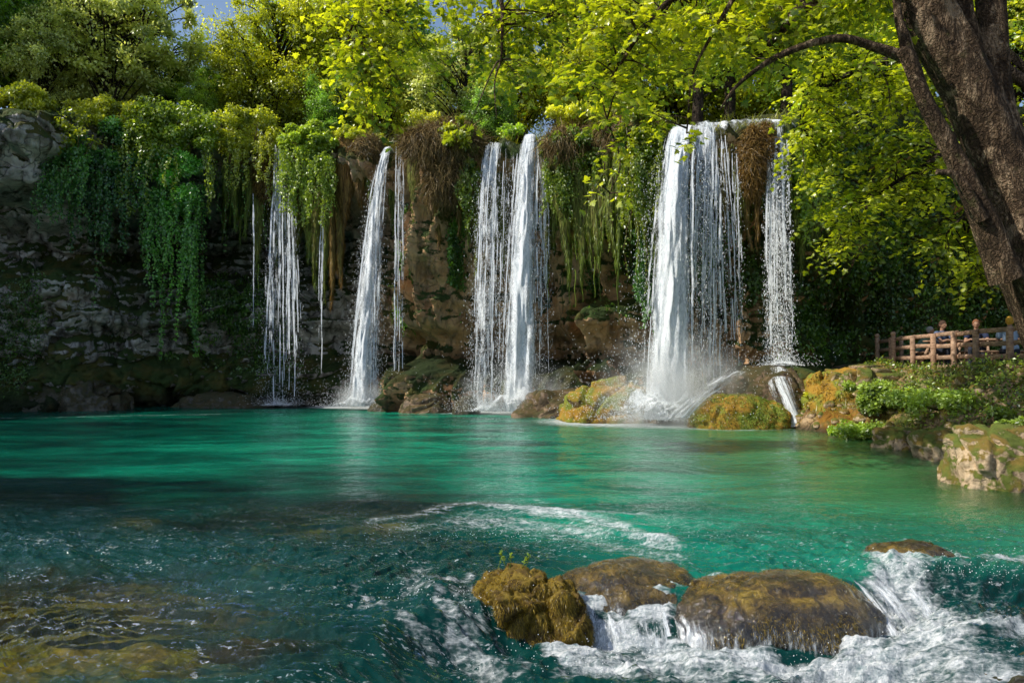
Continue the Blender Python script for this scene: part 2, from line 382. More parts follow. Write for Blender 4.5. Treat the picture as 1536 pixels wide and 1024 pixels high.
mb = MB(); mb.add(CG.reshape(-1, 3), grid_faces(NR, NC), tt.ravel(), Aatt.reshape(-1, 3))
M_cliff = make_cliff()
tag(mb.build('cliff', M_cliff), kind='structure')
gz = np.gradient(CG[:210], axis=0); gs = np.gradient(CG[:210], axis=1)
CN = nrm(np.cross(gs, gz)); 
if (CN[100, NC // 2] @ np.array([nx[NC // 2], ny[NC // 2], 0])) < 0: CN = -CN
def lip(px, off=0., dz=0.):   # point on the lip line at photo column px, off = metres towards the pool
    s = float(s_of_px(px)); x, y, a, b = wall_at(s); j = int(np.argmin(np.abs(ss - s)))
    return np.array([x + a * off, y + b * off, Hn[j] + dz])
def wallp(px, zn, off=0.):
    s = float(s_of_px(px)); j = int(np.argmin(np.abs(ss - s))); i = int(np.clip(((zn * Hn[j] + 1.2) / (Hn[j] + 1.2)) * 209, 0, 209))
    return CG[i, j] + CN[i, j] * off

# ================================================================ RIGHT BANK
SH = np.array([(9.2, 23), (7.7, 21.0), (6.9, 19.2), (7.25, 16.9), (7.6, 15.6), (7.35, 14.2), (7.55, 12.9), (7.9, 12.2), (7.4, 11.4), (6.75, 10.6), (6.3, 9.6), (6.35, 8.9), (6.0, 7.6), (6.0, 5.6), (6.6, 3.5), (7.5, 1), (8, -6)])
shc = catmull(SH, 12)
def sdist(x, y):
    A = shc[:-1]; B = shc[1:]; d = B - A; best = np.full(x.shape, 1e9); sg = np.zeros(x.shape)
    for a, dd in zip(A, d):
        t = np.clip(((x - a[0]) * dd[0] + (y - a[1]) * dd[1]) / (dd @ dd), 0, 1)
        q = np.hypot(x - a[0] - t * dd[0], y - a[1] - t * dd[1]); cr = dd[0] * (y - a[1]) - dd[1] * (x - a[0])
        m = q < best; best = np.where(m, q, best); sg = np.where(m, np.sign(cr), sg)
    return best * sg      # > 0 on land
PATHZ = 1.42
def bank_z(x, y, detail=True):
    d = sdist(x, y)
    w = 2.3
    prof = np.interp(d, [-6, -2, -.4, 0, .15, .6, 1.2, 2.0, w + .2, 4, 60], [-2.6, -1.5, -.6, -.12, .14, .42, .78, 1.15, PATHZ, PATHZ, PATHZ + .6])
    # beyond y = 19 the bank blends into the rock shelf by the cascade
    prof = prof + .13 * sm(17.5, 21.5, y) * sm(1.5, 2.3, d) + .3 * np.exp(-((x - 8.3) ** 2 + (y - 11.3) ** 2) / .8)
    prof = np.where((d > 0), prof * interp(y, [0, 17.5, 20, 23, 28], [1, 1, .95, .95, 1.05]), prof)
    if not detail: return prof
    q = np.stack([x, y, 0 * x], -1)
    e = sm(-.3, .5, d) * (1 - .85 * sm(2.2, 2.8, d))
    f1, f2, c = worley(q * 1.5 + fbm(q * 1.1, 2, 5)[..., None] * .6, 7); g1, g2, c2 = worley(q * 4.2 + fbm(q * 3, 2, 6)[..., None] * .4, 8)
    n = .22 * fbm(q * .8, 4, 15) + .34 * (c - .45) * np.clip((f2 - f1) * 5, 0, 1) + .13 * (c2 - .3) * np.clip((g2 - g1) * 4, 0, 1) + .05 * fbm(q * 7, 3, 18)
    return prof + e * n + .03 * fbm(q * 3, 3, 77)
def make_bank():
    k = NT('bank rock soil and moss'); p = k.pos()
    n1 = k.noise(p, 1.3, 7, .62, .4); n2 = k.noise(p, 9, 6, .68); 
    c = k.ramp(n1, [(.3, (.13, .08, .035)), (.48, (.34, .22, .11)), (.6, (.48, .34, .2)), (.74, (.3, .18, .08))])
    c = k.mix(k.rng(n2, .45, .7, 0, .7), c, (.12, .08, .045))
    cr = k.rng(k.vor(k.n('VectorMath', {0: p, 1: k.n('TexNoise', {'Vector': p, 'Scale': 2.0}).outputs[1]}, operation='ADD').outputs[0], 1.6, 'DISTANCE_TO_EDGE'), 0., .05, 1., 0.)
    c = k.mix(k.math('MULTIPLY', cr, .7), c, (.03, .022, .012))
    z = k.n('SeparateXYZ', {0: k.n('NewGeometry').outputs['Position']}).outputs[2]
    g = k.rng(k.math('ADD', k.noise(p, 1.0, 6, .6, .4), k.math('MULTIPLY', k.math('SUBTRACT', n2, .5), .4)), .46, .56)
    c = k.mix(k.math('MULTIPLY', g, .85), c, k.mix(k.noise(p, 14, 5, .7), (.03, .05, .01), (.13, .16, .03)))
    o = k.math('MULTIPLY', k.attr('t'), k.rng(k.noise(p, 1.5, 5, .6), .38, .55))
    c = k.mix(o, c, k.mix(k.noise(p, 12, 5, .7), (.09, .035, .006), (.34, .17, .02)))
    wet = k.rng(z, .02, .2, 1, 0)
    c = k.mix(k.math('MULTIPLY', wet, .8), c, (.02, .015, .008))
    h = k.math('ADD', k.math('MULTIPLY', n2, .6), k.math('SUBTRACT', n1, k.math('MULTIPLY', cr, .3)))
    h = k.math('ADD', h, k.math('MULTIPLY', k.noise(p, 45, 4, .7), .18))
    return k.done(k.bsdf(c, .85, k.bump(h, .8, .09), .25))
M_bank = make_bank()
gx = np.concatenate([np.arange(4.2, 13.5, .035), np.arange(13.5, 20, .15), np.linspace(20, 60, 40)])
gy = np.concatenate([np.linspace(-30, 5, 40), np.arange(5, 24.5, .045), np.linspace(24.5, 34, 40)])
XX, YY = np.meshgrid(gx, gy); BZ = bank_z(XX, YY)
oran = sm(9.4, 8.2, XX) * sm(15.5, 17, YY)
mb = MB(); mb.add(np.stack([XX, YY, BZ], -1).reshape(-1, 3), grid_faces(len(gy), len(gx)), oran.ravel())
tag(mb.build('bank', M_bank), kind='structure')
def bz(x, y): return float(bank_z(np.array([x]), np.array([y]))[0])

# ================================================================ RIVER BED
def bed_z(x, y):
    q = np.stack([x, y, 0 * x], -1)
    z = -2.4 + .5 * fbm(q * .25, 3, 91)
    sh = sm(-.9, -2.2, x) * sm(6.4, 5.4, y)                     # golden shallows at near left
    z = z + sh * 1.95
    sh2 = np.exp(-(((x + 2.35) / 1.0) ** 2 + ((y - 7.6) / .75) ** 2)); z = z + sh2 * 2.05
    sh3 = np.exp(-(((x + 6.2) / 1.6) ** 2 + ((y - 8.9) / .7) ** 2)); z = z + sh3 * 2.2
    sh4 = np.exp(-(((x + 1.05) / 1.1) ** 2 + ((y - 8.3) / .5) ** 2)); z = z + sh4 * 2.1
    sh5 = np.exp(-(((x + 4.3) / 1.0) ** 2 + ((y - 8.6) / .35) ** 2)); z = z + sh5 * 1.9
    z = z + 2.1 * np.exp(-(((x + 1.5) / .42) ** 2 + ((y - 4.15) / .3) ** 2) ** 2)
    f1, f2, c = worley(q * 1.1 + fbm(q, 2, 5)[..., None] * .5, 17); g1, g2, c2 = worley(q * 3.2, 18)
    z = z + (.5 - f1) * .5 * c + (.5 - g1) * .14 + .05 * fbm(q * 6, 3, 19)
    near = sm(5.6, 4.8, y) * sm(-.9, -.2, x); z = z * (1 - near) + near * (-1.0 + .1 * fbm(q * 3, 3, 3))
    return np.minimum(z, -.2 - .25 * sm(-.9, -.4, x) * sm(5.8, 5.2, y) + .0)
gx = np.concatenate([np.linspace(-34, -9, 80), np.arange(-9, 5, .035), np.linspace(5, 12, 60)]); gy = np.concatenate([np.linspace(-8, 2.8, 12), np.arange(2.8, 11, .035), np.linspace(11, 30, 90)])
XX, YY = np.meshgrid(gx, gy)
mb = MB(); mb.add(np.stack([XX, YY, bed_z(XX, YY)], -1).reshape(-1, 3), grid_faces(len(gy), len(gx)))
M_bed = rock_mat('river bed stones', (.1, .06, .012), (.55, .33, .05), (.8, .55, .1), ((.42, .36, .03), (.8, .52, .03)), .6, 0, 1.4, .6)
tag(mb.build('river_bed', M_bed), kind='structure')

# ================================================================ WATER
def gdist(pt): g = G(*pt); return g[:2]
FO = []   # foam strokes and painted glint strokes: (x0,y0,x1,y1,width,strength)
def fs(p, q, w, st, z=0.): a = G(*p, z); b = G(*q, z); FO.append((a[0], a[1], b[0], b[1], w, st))
for a, b, w, s_ in [((500, 610), (590, 612), 1.2, 1.0), ((690, 617), (850, 620), 1.4, 1.1), ((900, 632), (1075, 636), 1.9, 1.15), ((500, 609), (575, 609), .8, .9), ((640, 611), (700, 613), .8, .7), ((690, 614), (860, 616), 1.0, 1.0), ((860, 620), (960, 624), .5, .7), ((930, 629), (1060, 630), 1.3, 1.05), ((1160, 638), (1215, 640), .35, .8), ((385, 607), (470, 607), .5, .5),
                    ((575, 611), (660, 612), .5, .5)]: fs(a, b, w, s_)
for a, b, w, s_ in [((705, 757), (760, 768), .16, .85), ((760, 765), (850, 772), .18, .8), ((850, 770), (900, 792), .2, .7), ((890, 770), (960, 772), .12, .65), ((900, 795), (965, 812), .14, .65), ((540, 785), (690, 765), .12, .4), ((850, 760), (800, 750), .12, .5),
                    ((700, 760), (860, 775), .35, .78), ((860, 772), (985, 815), .3, .74), ((700, 782), (880, 800), .4, .6), ((820, 800), (990, 835), .35, .52), ((560, 790), (700, 790), .3, .42), ((900, 760), (1040, 790), .3, .42), ((640, 860), (620, 900), .12, .5), ((660, 930), (600, 1000), .12, .4), ((560, 785), (720, 760), .2, .5), ((730, 770), (800, 790), .25, .45), ((800, 780), (990, 815), .4, .38),
                    ((650, 880), (690, 870), .07, .62), ((645, 890), (680, 925), .08, .6), ((670, 920), (740, 965), .09, .6), ((690, 870), (700, 930), .13, .5), ((0, 627), (330, 621), .1, .62), ((330, 620), (480, 616), .08, .5), ((200, 870), (420, 880), .1, .3), ((520, 890), (640, 950), .07, .5),  # strokes along the far left waterline paint a row of tiny glints
                    ((1060, 760), (1120, 860), .5, .25), ((950, 800), (1080, 850), .3, .3), ((1300, 840), (1350, 860), .1, .3)]: fs(a, b, w, s_)
for a, b, w, s_ in [((840, 980), (960, 970), .15, .95), ((960, 970), (1060, 985), .15, .95), ((880, 950), (1000, 950), .12, 1.0), ((900, 985), (1100, 1000), .11, .6), ((1000, 985), (1180, 1000), .15, 1.0), ((1150, 1000), (1360, 1005), .15, 1.0), ((40, 860), (420, 850), .3, .3), ((120, 800), (470, 800), .25, .3), ((0, 930), (500, 960), .35, .22), ((350, 880), (640, 900), .25, .32), ((480, 820), (640, 840), .3, .34), ((560, 850), (660, 880), .15, .35), ((1100, 1010), (1360, 1020), .12, .75),  # the faint near-left strokes stand in for sun glints
                    ((1300, 990), (1360, 930), .16, .85), ((1340, 880), (1330, 970), .2, .85), ((1345, 870), (1440, 880), .12, .6), ((1440, 880), (1536, 900), .12, .5), ((1420, 920), (1560, 960), .2, .3), ((1330, 1000), (1560, 985), .08, .8),
                    ((880, 1000), (1400, 1015), .26, .78), ((1300, 1000), (1560, 1040), .25, .7), ((1350, 880), (1420, 1000), .26, .8), ((1420, 890), (1560, 900), .22, .7), ((1420, 960), (1580, 1010), .22, .6), ((1000, 1040), (1560, 1030), .14, .55), ((1380, 900), (1540, 930), .2, .4), ((720, 955), (850, 990), .1, .5), ((700, 960), (780, 1020), .09, .5), ((860, 1010), (1000, 1040), .08, .5), ((520, 940), (660, 1000), .06, .35), ((1060, 930), (880, 935), .1, .8)]: fs(a, b, w, s_, -.25)
def foam_glint(x, y):
    f = np.zeros(x.shape)
    for (a, b, c, d, w, s_) in FO:
        dx, dy = c - a, d - b; L = dx * dx + dy * dy + 1e-9
        t = np.clip(((x - a) * dx + (y - b) * dy) / L, 0, 1); q = np.hypot(x - a - t * dx, y - b - t * dy)
        f = np.maximum(f, s_ * np.exp(-(q / w) ** 2))
    return f
def dropline(x): return interp(x, [-3, -.9, -.5, 0, .4, .9, 1.8, 2.5, 2.9, 3.4, 4.5, 6], [4.3, 4.4, 4.7, 5.0, 5.15, 5.15, 5.2, 5.45, 5.7, 5.75, 5.7, 5.6])
def level(x, y):
    dl = dropline(x); a = sm(-1.2, -.1, x)
    z = -.3 * sm(dl + .12, dl - .3, y) * a
    # water piling over the hidden rock at the right and running down around it
    z = z + .24 * np.exp(-(((x - 3.25) / .7) ** 2 + ((y - 5.0) / .45) ** 2)) + .1 * np.exp(-(((x - 3.0) / .8) ** 2 + ((y - 4.45) / .2) ** 2))
    z = z + .07 * np.exp(-(((x - 3.05) / .35) ** 2 + ((y - 5.85) / .2) ** 2))
    z = z + .05 * np.exp(-((y - 4.75 - .1 * np.sin(x * 4)) / .12) ** 2) * sm(.5, 1, x)
    # mound pushed up against the left of the mossy rock
    z = z + .07 * np.exp(-(((x + .52) / .16) ** 2 + ((y - 5.15) / .3) ** 2))
    z = z + .07 * np.exp(-((y - 8.25 + .25 * (x + 1.2)) / .22) ** 2) * sm(-2.6, -1.4, x) * sm(1.2, .2, x)
    return z
r0 = np.concatenate([np.array([-8, -3, 0, 1.6]), 2.6 * (31 / 2.6) ** np.linspace(0, 1, 900)])
uu = np.linspace(-1, 1, 1250)
YY = np.repeat(r0[:, None], len(uu), 1) + 0 * uu; XX = uu[None] * (np.maximum(r0, 2.6)[:, None] * .8 + .6)
XX = np.where(np.abs(uu)[None] > .985, np.sign(uu)[None] * 34., XX)
q = np.stack([XX, YY, 0 * XX], -1)
near = sm(9.5, 5.5, YY)
# flow-warped coordinates: currents sweep from the left and bend down to the right
wv = np.stack([XX + .7 * fbm(q * .5, 2, 101), YY + .7 * fbm(q * .5, 2, 102), 0 * XX], -1)
def rot(a, v): return np.stack([v[..., 0] * math.cos(a) + v[..., 1] * math.sin(a), -v[..., 0] * math.sin(a) + v[..., 1] * math.cos(a), 0 * v[..., 0]], -1)
ra = rot(-.35, wv); right = sm(-.6, .8, XX)
w = .060 * fbm(ra * np.array([.7, 2.0, 1]), 3, 111) * near
w = w + .046 * ridge(ra * np.array([1.6, 5.0, 1]), 3, 121) * near * (1 - .4 * right)
w = w + .030 * ridge(rot(.2, wv) * np.array([4.5, 12, 1]), 3, 131) * near
w = w + .006 * fbm(wv * np.array([11, 24, 1]), 3, 141) * near
w = w + (.018 * fbm(wv * np.array([.8, 2.2, 1]), 3, 151) + .008 * fbm(wv * np.array([3, 8, 1]), 3, 161))
fm = foam_glint(XX + .16 * fbm(q * 2.4, 3, 171) * near + .06 * fbm(q * 8, 2, 173) * near, YY + .16 * fbm(q * 2.4, 3, 172) * near + .06 * fbm(q * 8, 2, 174) * near)
low = sm(dropline(XX) + .15, dropline(XX) - .15, YY) * sm(-1.2, -.1, XX)
fl = rot(.12, wv); w = w + (fm * .05 + low * .045) * (ridge(fl * np.array([2.0, 9, 1]), 4, 181) - .2) * sm(12, 7, YY) + fm * .016 * ridge(fl * np.array([7, 24, 1]), 3, 182) * sm(9, 6, YY)
WZ = level(XX, YY) + w
bd = bed_z(XX, YY) if False else None
# how murky (deep) each spot is: 0 clear shallows, 1 deep emerald
_X0, _Y0 = XX, YY; XX = XX + .9 * fbm(q * 1.1, 4, 301); YY = YY + .35 * fbm(q * 1.6, 4, 302)
shal = np.clip(.95 * np.exp(-(((XX + 1.5) / .42) ** 2 + ((YY - 4.1) / .25) ** 2)) + sm(-1.0, -2.3, XX + .5 * fbm(q * .6, 3, 191)) * sm(6.1, 5.2, YY + .5 * fbm(q * .8, 3, 192)) * .9
               + np.exp(-(((XX + 2.35) / 1.1) ** 2 + ((YY - 7.6) / .6) ** 2)) + .7 * np.exp(-(((XX + 6.2) / 1.8) ** 2 + ((YY - 8.9) / .6) ** 2))
               + .8 * np.exp(-(((XX + 1.05) / 1.1) ** 2 + ((YY - 8.3) / .4) ** 2)) + .5 * np.exp(-(((XX + 4.3) / .9) ** 2 + ((YY - 8.6) / .3) ** 2)), 0, 1)
XX, YY = _X0, _Y0
shore = sm(1.6, .0, -sdist(XX, YY) + .25 * fbm(q * 1.2, 3, 193)) * sm(0, 4, XX)
murk = 1 - np.clip(shal * .88 + shore * .7 * (1 - low) * sm(7, 8.5, YY), 0, .95)
# tone: 0 = emerald, 1 = black-teal near water, plus painted shade at left, mid band and cliff foot
dk = np.clip(sm(-2.5, -9, XX) * .7 + sm(12.2, 8.6, YY + 1.9 * fbm(q * np.array([.3, .6, 1]), 4, 201)) * sm(1.0, -1.5, XX) * .95 + sm(7.5, 6, YY) * .55 * sm(2.2, .2, XX) + low * 1.1 + .35 * fbm(q * np.array([.35, .9, 1]), 4, 202)
             + .75 * sm(23, 26, YY + .3 * XX), 0, 1)
mb = MB(); mb.add(np.stack([XX, YY, WZ], -1).reshape(-1, 3), grid_faces(len(r0), len(uu)), fm.ravel(), np.stack([murk, dk, near], -1).reshape(-1, 3))
def make_water():
    k = NT('emerald river water'); p = k.pos()
    av = k.n('SeparateXYZ', {0: k.attr('a', 'Vector')}); murk, dk, near = av.outputs[0], av.outputs[1], av.outputs[2]
    foam = k.attr('t')  # foam together with the painted glint strokes
    ps = k.pos((1, 2.2, 1)); 
    h = k.math('ADD', k.math('ADD', k.math('MULTIPLY', k.noise(k.pos((.7, 1.5, 1)), 1.5, 3, .5, .5), 1.6), k.noise(ps, 5, 4, .6, .6)), k.math('MULTIPLY', k.noise(ps, 22, 4, .6, .4), .4))
    h = k.math('ADD', h, k.math('MULTIPLY', k.math('MULTIPLY', near, k.noise(k.pos((1, 1.8, 1), rot=(0, 0, .35)), 40, 4, .65, .5)), .5))
    nb = k.bump(h, .5, .04)
    n1 = k.math('ADD', k.math('MULTIPLY', k.noise(k.pos((.35, 1, 1)), 1.1, 8, .7, .6), .7), k.math('MULTIPLY', k.noise(k.pos((.5, 1, 1)), .28, 3, .5, .4), .32))
    em = k.ramp(n1, [(.36, (.0, .035, .025)), (.47, (.0, .12, .075)), (.56, (.002, .25, .145)), (.68, (.02, .37, .20))])
    x = k.n('SeparateXYZ', {0: p}).outputs[0]
    em = k.mix(k.rng(x, .5, 6.5), em, k.mix(n1, (.01, .15, .06), (.10, .24, .07)))
    em = k.mix(k.math('MULTIPLY', near, .6), em, (.0, .13, .10))
    em = k.mix(dk, em, k.mix(near, (.0, .010, .012), (.0, .034, .028)))
    body = k.n('BsdfDiffuse', {0: em}).outputs[0]
    clear = k.n('BsdfTransparent', {0: (.78, .82, .55)}).outputs[0]
    under = k.ms(murk, clear, body)
    # foam: lacy threads
    lace = k.vor(k.n('VectorMath', {0: k.pos((1, 1.6, 1)), 1: k.n('VectorMath', {0: k.n('TexNoise', {'Vector': p, 'Scale': 5.0, 'Detail': 3.0}).outputs[1], 3: .15}, operation='SCALE').outputs[0]}, operation='ADD').outputs[0], 16, 'DISTANCE_TO_EDGE')
    ln = k.math('SUBTRACT', 1.0, k.rng(lace, 0., .28, 0, 1, 'LINEAR'))
    fz = k.math('ADD', k.math('MULTIPLY', ln, .12), k.math('MULTIPLY', k.noise(k.pos((.32, 1.9, 1), rot=(0, 0, .12)), 14, 9, .74, .35), 1.25))
    fv = k.rng(k.math('ADD', k.math('MULTIPLY', foam, 1.0), fz), 1.03, 1.62)
    fine = k.noise(p, 60, 4, .7)
    fcol = k.mix(k.rng(k.math('ADD', k.math('MULTIPLY', fine, .5), k.math('MULTIPLY', fz, .7)), .5, .95), (.22, .30, .32), (.95, .95, .95))
    white = k.n('BsdfDiffuse', {0: fcol, 'Normal': k.bump(k.math('ADD', fz, fine), .7, .04)}).outputs[0]
    glint = k.math('MULTIPLY', k.rng(k.noise(k.pos((.6, 1.5, 1), rot=(0, 0, .25)), 30, 4, .7, .4), .575, .65), k.math('MULTIPLY', near, k.rng(k.noise(k.pos((.5, 1.4, 1), rot=(0, 0, .2)), 2.2, 5, .65, .4), .46, .6)))  # painted white specks standing in for sun glints on the near ripples
    fv = k.math('MAXIMUM', fv, k.math('MULTIPLY', glint, .85))
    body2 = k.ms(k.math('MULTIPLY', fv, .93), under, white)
    fr = k.n('Fresnel', {0: 1.333, 'Normal': nb}).outputs[0]
    gl = k.n('BsdfGlossy', {0: (1, 1, 1), 'Roughness': .03, 'Normal': nb}).outputs[0]
    fr = k.math('MULTIPLY', k.math('MINIMUM', fr, .9), k.math('SUBTRACT', 1.0, k.math('MULTIPLY', fv, .8)))
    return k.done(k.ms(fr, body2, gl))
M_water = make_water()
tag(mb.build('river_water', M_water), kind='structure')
# ================================================================ WATERFALLS
def make_fall_mat(name, tintc=(.93, .95, .97)):
    k = NT(name); a = k.attr('a', 'Vector'); t = k.attr('t')       # a = (metres across, metres down, seed), t = density
    def mp(sx, sy): return k.n('Mapping', {0: a, 3: (sx, sy, 1)}).outputs[0]
    wob = k.n('TexNoise', {'Vector': mp(.8, .5), 'Scale': 1.0, 'Detail': 3.0}).outputs[1]
    def warp(sx, sy, am):
        w = k.n('VectorMath', {0: k.n('VectorMath', {0: wob, 1: (.5, .5, .5)}, operation='SUBTRACT').outputs[0], 3: am}, operation='SCALE').outputs[0]
        return k.n('VectorMath', {0: mp(sx, sy), 1: w}, operation='ADD').outputs[0]
    n1 = k.noise(warp(6, .55, 1.5), 1.0, 4, .6, .3)
    n2 = k.noise(warp(17, 4.2, 3.0), 1.0, 5, .7, 1.1); n0 = k.noise(warp(2.6, .8, 1.0), 1.0, 3, .6, .8)
    n3 = k.noise(warp(48, 14, 3.0), 1.0, 3, .65)
    s = k.math('ADD', k.math('MULTIPLY', n1, .9), k.math('ADD', k.math('MULTIPLY', n2, .75), k.math('ADD', k.math('MULTIPLY', n3, .5), k.math('MULTIPLY', k.math('SUBTRACT', n0, .5), 1.1))))   # about .6 .. 1.5
    al = k.rng(k.math('ADD', s, k.math('MULTIPLY', t, 1.0)), 1.34, 1.8)
    col = k.mix(k.rng(k.math('ADD', n2, k.math('MULTIPLY', n3, .5)), .5, .95), (.6, .66, .7), tintc)
    bp = k.bump(s, .6, .08)
    un = k.n('VectorMath', {0: k.n('VectorMath', {0: bp, 1: (-.25, -.3, .75)}, operation='ADD').outputs[0]}, operation='NORMALIZE').outputs[0]
    d = k.n('BsdfDiffuse', {0: col, 'Normal': un}).outputs[0]; tr = k.n('BsdfTranslucent', {0: col}).outputs[0]
    sh = k.ms(.2, d, tr)
    return k.done(k.ms(al, k.n('BsdfTransparent').outputs[0], sh))
M_fall = make_fall_mat('falling white water')
k = NT('water drops'); M_drop = k.done(k.ms(.25, k.n('BsdfDiffuse', {0: (.93, .95, .96), 'Normal': k.n('VectorMath', {0: k.n('VectorMath', {0: k.n('NewGeometry').outputs['Normal'], 1: (-.3, -.3, .7)}, operation='ADD').outputs[0]}, operation='NORMALIZE').outputs[0]}).outputs[0], k.n('BsdfTranslucent', {0: (.93, .95, .96)}).outputs[0]))
OCT = np.array([[1, 0, 0], [0, 1, 0], [-1, 0, 0], [0, -1, 0], [0, 0, 1], [0, 0, -1.]]); OCF = np.array([[0, 1, 4], [1, 2, 4], [2, 3, 4], [3, 0, 4], [1, 0, 5], [2, 1, 5], [3, 2, 5], [0, 3, 5]])
def drops(mb, p, size, el=2.0):
    p = np.asarray(p); n = len(p); size = np.broadcast_to(size, (n,)); st = 1 + (el - 1) * R.random(n)
    V = p[:, None] + OCT[None] * size[:, None, None] * np.stack([np.ones(n), np.ones(n), st], -1)[:, None]
    mb.add(V.reshape(-1, 3), (OCF[None] + (np.arange(n) * 6)[:, None, None]).reshape(-1, 3))
class Jet:
    def __init__(j, top, bot, wt, wb, Yt, Yb, back=.9):
        j.T = P(top[0], top[1], Yt); j.B = P(bot[0], bot[1], Yb); j.wt = wt * Yt / F; j.wb = wb * Yb / F; j.back = back
        j.drop = j.T[2] - j.B[2]
    def c(j, f):   # f = fraction of the drop, 0..1 ; returns centre and width
        f = np.asarray(f, float); h = np.sqrt(np.clip(f, 0, 1)); x = j.T[0] + (j.B[0] - j.T[0]) * h; y = j.T[1] + (j.B[1] - j.T[1]) * h
        z = j.T[2] - j.drop * f; w = j.wt + (j.wb - j.wt) * np.clip(f, 0, 1) ** .7
        return np.stack([x, y, z], -1), w
def sheet(mb, j, dens, seed, nu=26, nv=150, dy=0., spread=1., f1=1., edge=.55, bulge=.12):
    v = np.concatenate([np.linspace(-.06, 0, 5)[:-1], np.linspace(0, 1, nv) ** 1.15 * f1]); u = np.linspace(-1, 1, nu)
    c, w = j.c(np.clip(v, 0, 1)); back = np.where(v < 0, -v / .06, 0)
    U, Vv = np.meshgrid(u, v); ww = w[:, None] * spread
    q = np.stack([U * ww * 1.2 / 1, 0 * U + seed, Vv * j.drop * .5], -1)
    wob = fbm(q * np.array([1.2, 1, 1.0]), 3, seed) * .10 * sm(0, .2, Vv)
    x = c[:, None, 0] + U * ww / 2 + wob; y = c[:, None, 1] - dy + .14 * fbm(q * np.array([3, 1, 1.1]), 3, seed + 5) * sm(0, .1, Vv) - bulge * (1 - U ** 2) * sm(0, .4, Vv) + back[:, None] * j.back
    z = c[:, None, 2] + .03 * fbm(q * 5, 2, seed + 9) + back[:, None] * .04 + 0 * U
    if np.isscalar(dens): dd = dens + 0 * U
    else: dd = dens(U, Vv)
    e = 1 - np.abs(U); dd = dd - edge * (1 - sm(0, .5, e)) - .25 * (seed % 3 == 1) * 0
    dd = np.where(Vv < .03, np.maximum(dd, .1), dd)
    mb.add(np.stack([x, y, z], -1).reshape(-1, 3), grid_faces(len(v), nu), dd.ravel(), np.stack([(U * ww / 2), Vv * j.drop, 0 * U + seed * 3.7], -1).reshape(-1, 3))
def strands(mb, j, n, wd, seed, spread=1.1, f0=(0, .1), f1=(.5, 1.0), dy=.1):
    for i in range(n):
        a = R.uniform(*f0); b = min(1.0, a + R.uniform(*f1)); u = R.uniform(-1, 1) * spread; v = np.linspace(a, b, 40); c, w = j.c(v)
        k_ = R.random(); x = c[:, 0] + u * w / 2 + .035 * fbm(np.stack([v * j.drop * 1.1, 0 * v + i, 0 * v + seed], -1), 3, seed); y = c[:, 1] - R.uniform(-dy, dy * 2)
        ww = wd * R.uniform(.5, 1.6) * (.4 + .6 * np.sin(np.linspace(0.05, 1, 40) * 3.0)); al = R.uniform(.15, .75) + .5 * fbm(np.stack([v * j.drop * 2.5, 0 * v + i, 0 * v], -1), 2, seed + 3)
        V = np.stack([np.stack([x - ww / 2, y, c[:, 2]], -1), np.stack([x + ww / 2, y, c[:, 2]], -1)], 1)
        A = np.zeros((40, 2, 3)); A[:, 0, 0] = i; A[:, 1, 0] = i + ww; A[..., 1] = (v * j.drop)[:, None]; A[..., 2] = seed
        mb.add(V.reshape(-1, 3), grid_faces(40, 2), np.repeat(al, 2), A.reshape(-1, 3))
def jet_drops(mb, j, n, spread, size, f0=.1, pw=.8, side=0., dy=.35):
    f = f0 + (1 - f0) * R.random(n) ** pw; c, w = j.c(f)
    g = R.normal(size=n) * .62; g = np.where(R.random(n) < .2, np.sign(g) * (.8 + np.abs(R.normal(size=n)) * .3), g); g = g + .12 * vn(np.stack([f * 14, 0 * f + n, 0 * f], -1), 5)
    x = c[:, 0] + (g * spread + side) * w / 2; y = c[:, 1] + R.uniform(-dy, dy * .5, n)
    drops(mb, np.stack([x, y, c[:, 2] + R.normal(size=n) * .05], -1), size * R.uniform(.35, 1.25, n) ** 1.3, 4.5)
def splash(mb, c, rx, ry, n, h, size):
    a = R.uniform(0, 2 * np.pi, n); r = np.abs(R.normal(size=n)) * .6; z = R.exponential(.33, n) * h
    drops(mb, np.stack([c[0] + rx * r * np.cos(a) * (1 + .5 * z / h), c[1] - abs(ry) * r * np.sin(a) * .7, c[2] + z], -1), size * R.uniform(.4, 1.3, n), 1.5)
def foam_mound(mb, c, rx, ry, h, seed):
    u = np.linspace(0, 2 * np.pi, 60); r = np.linspace(0, 1.0, 22); U, Q = np.meshgrid(u, r)
    x = c[0] + rx * Q * np.cos(U); y = c[1] + ry * Q * np.sin(U); q = np.stack([x, y, 0 * x], -1)
    z = c[2] - .02 + h * (1 - Q ** 1.3) * (1 + .8 * fbm(q * 2.2, 4, seed)) + .05 * fbm(q * 8, 3, seed)
    mb.add(np.stack([x, y, z], -1).reshape(-1, 3), grid_faces(22, 60), (1.0 - .95 * Q).ravel(), np.stack([x * 1.0, y * 2.5 + z * 2, 0 * x + seed], -1).reshape(-1, 3))
def mist_mat(name, dens):
    k = NT(name); p = k.pos(obj=True)
    r = k.n('VectorMath', {0: p}, operation='LENGTH').outputs['Value']
    f = k.math('MULTIPLY', k.rng(r, 1.0, .15), k.rng(k.noise(k.pos((1, 1, 1)), 1.1, 3), .35, .7))
    v = k.n('VolumeScatter', {0: (.99, .995, 1), 'Density': k.math('MULTIPLY', f, dens), 'Anisotropy': .3}).outputs[0]
    k.t.links.new(v, k.out.inputs[1]); return k.m
M_mist = mist_mat('spray mist', 2.2)
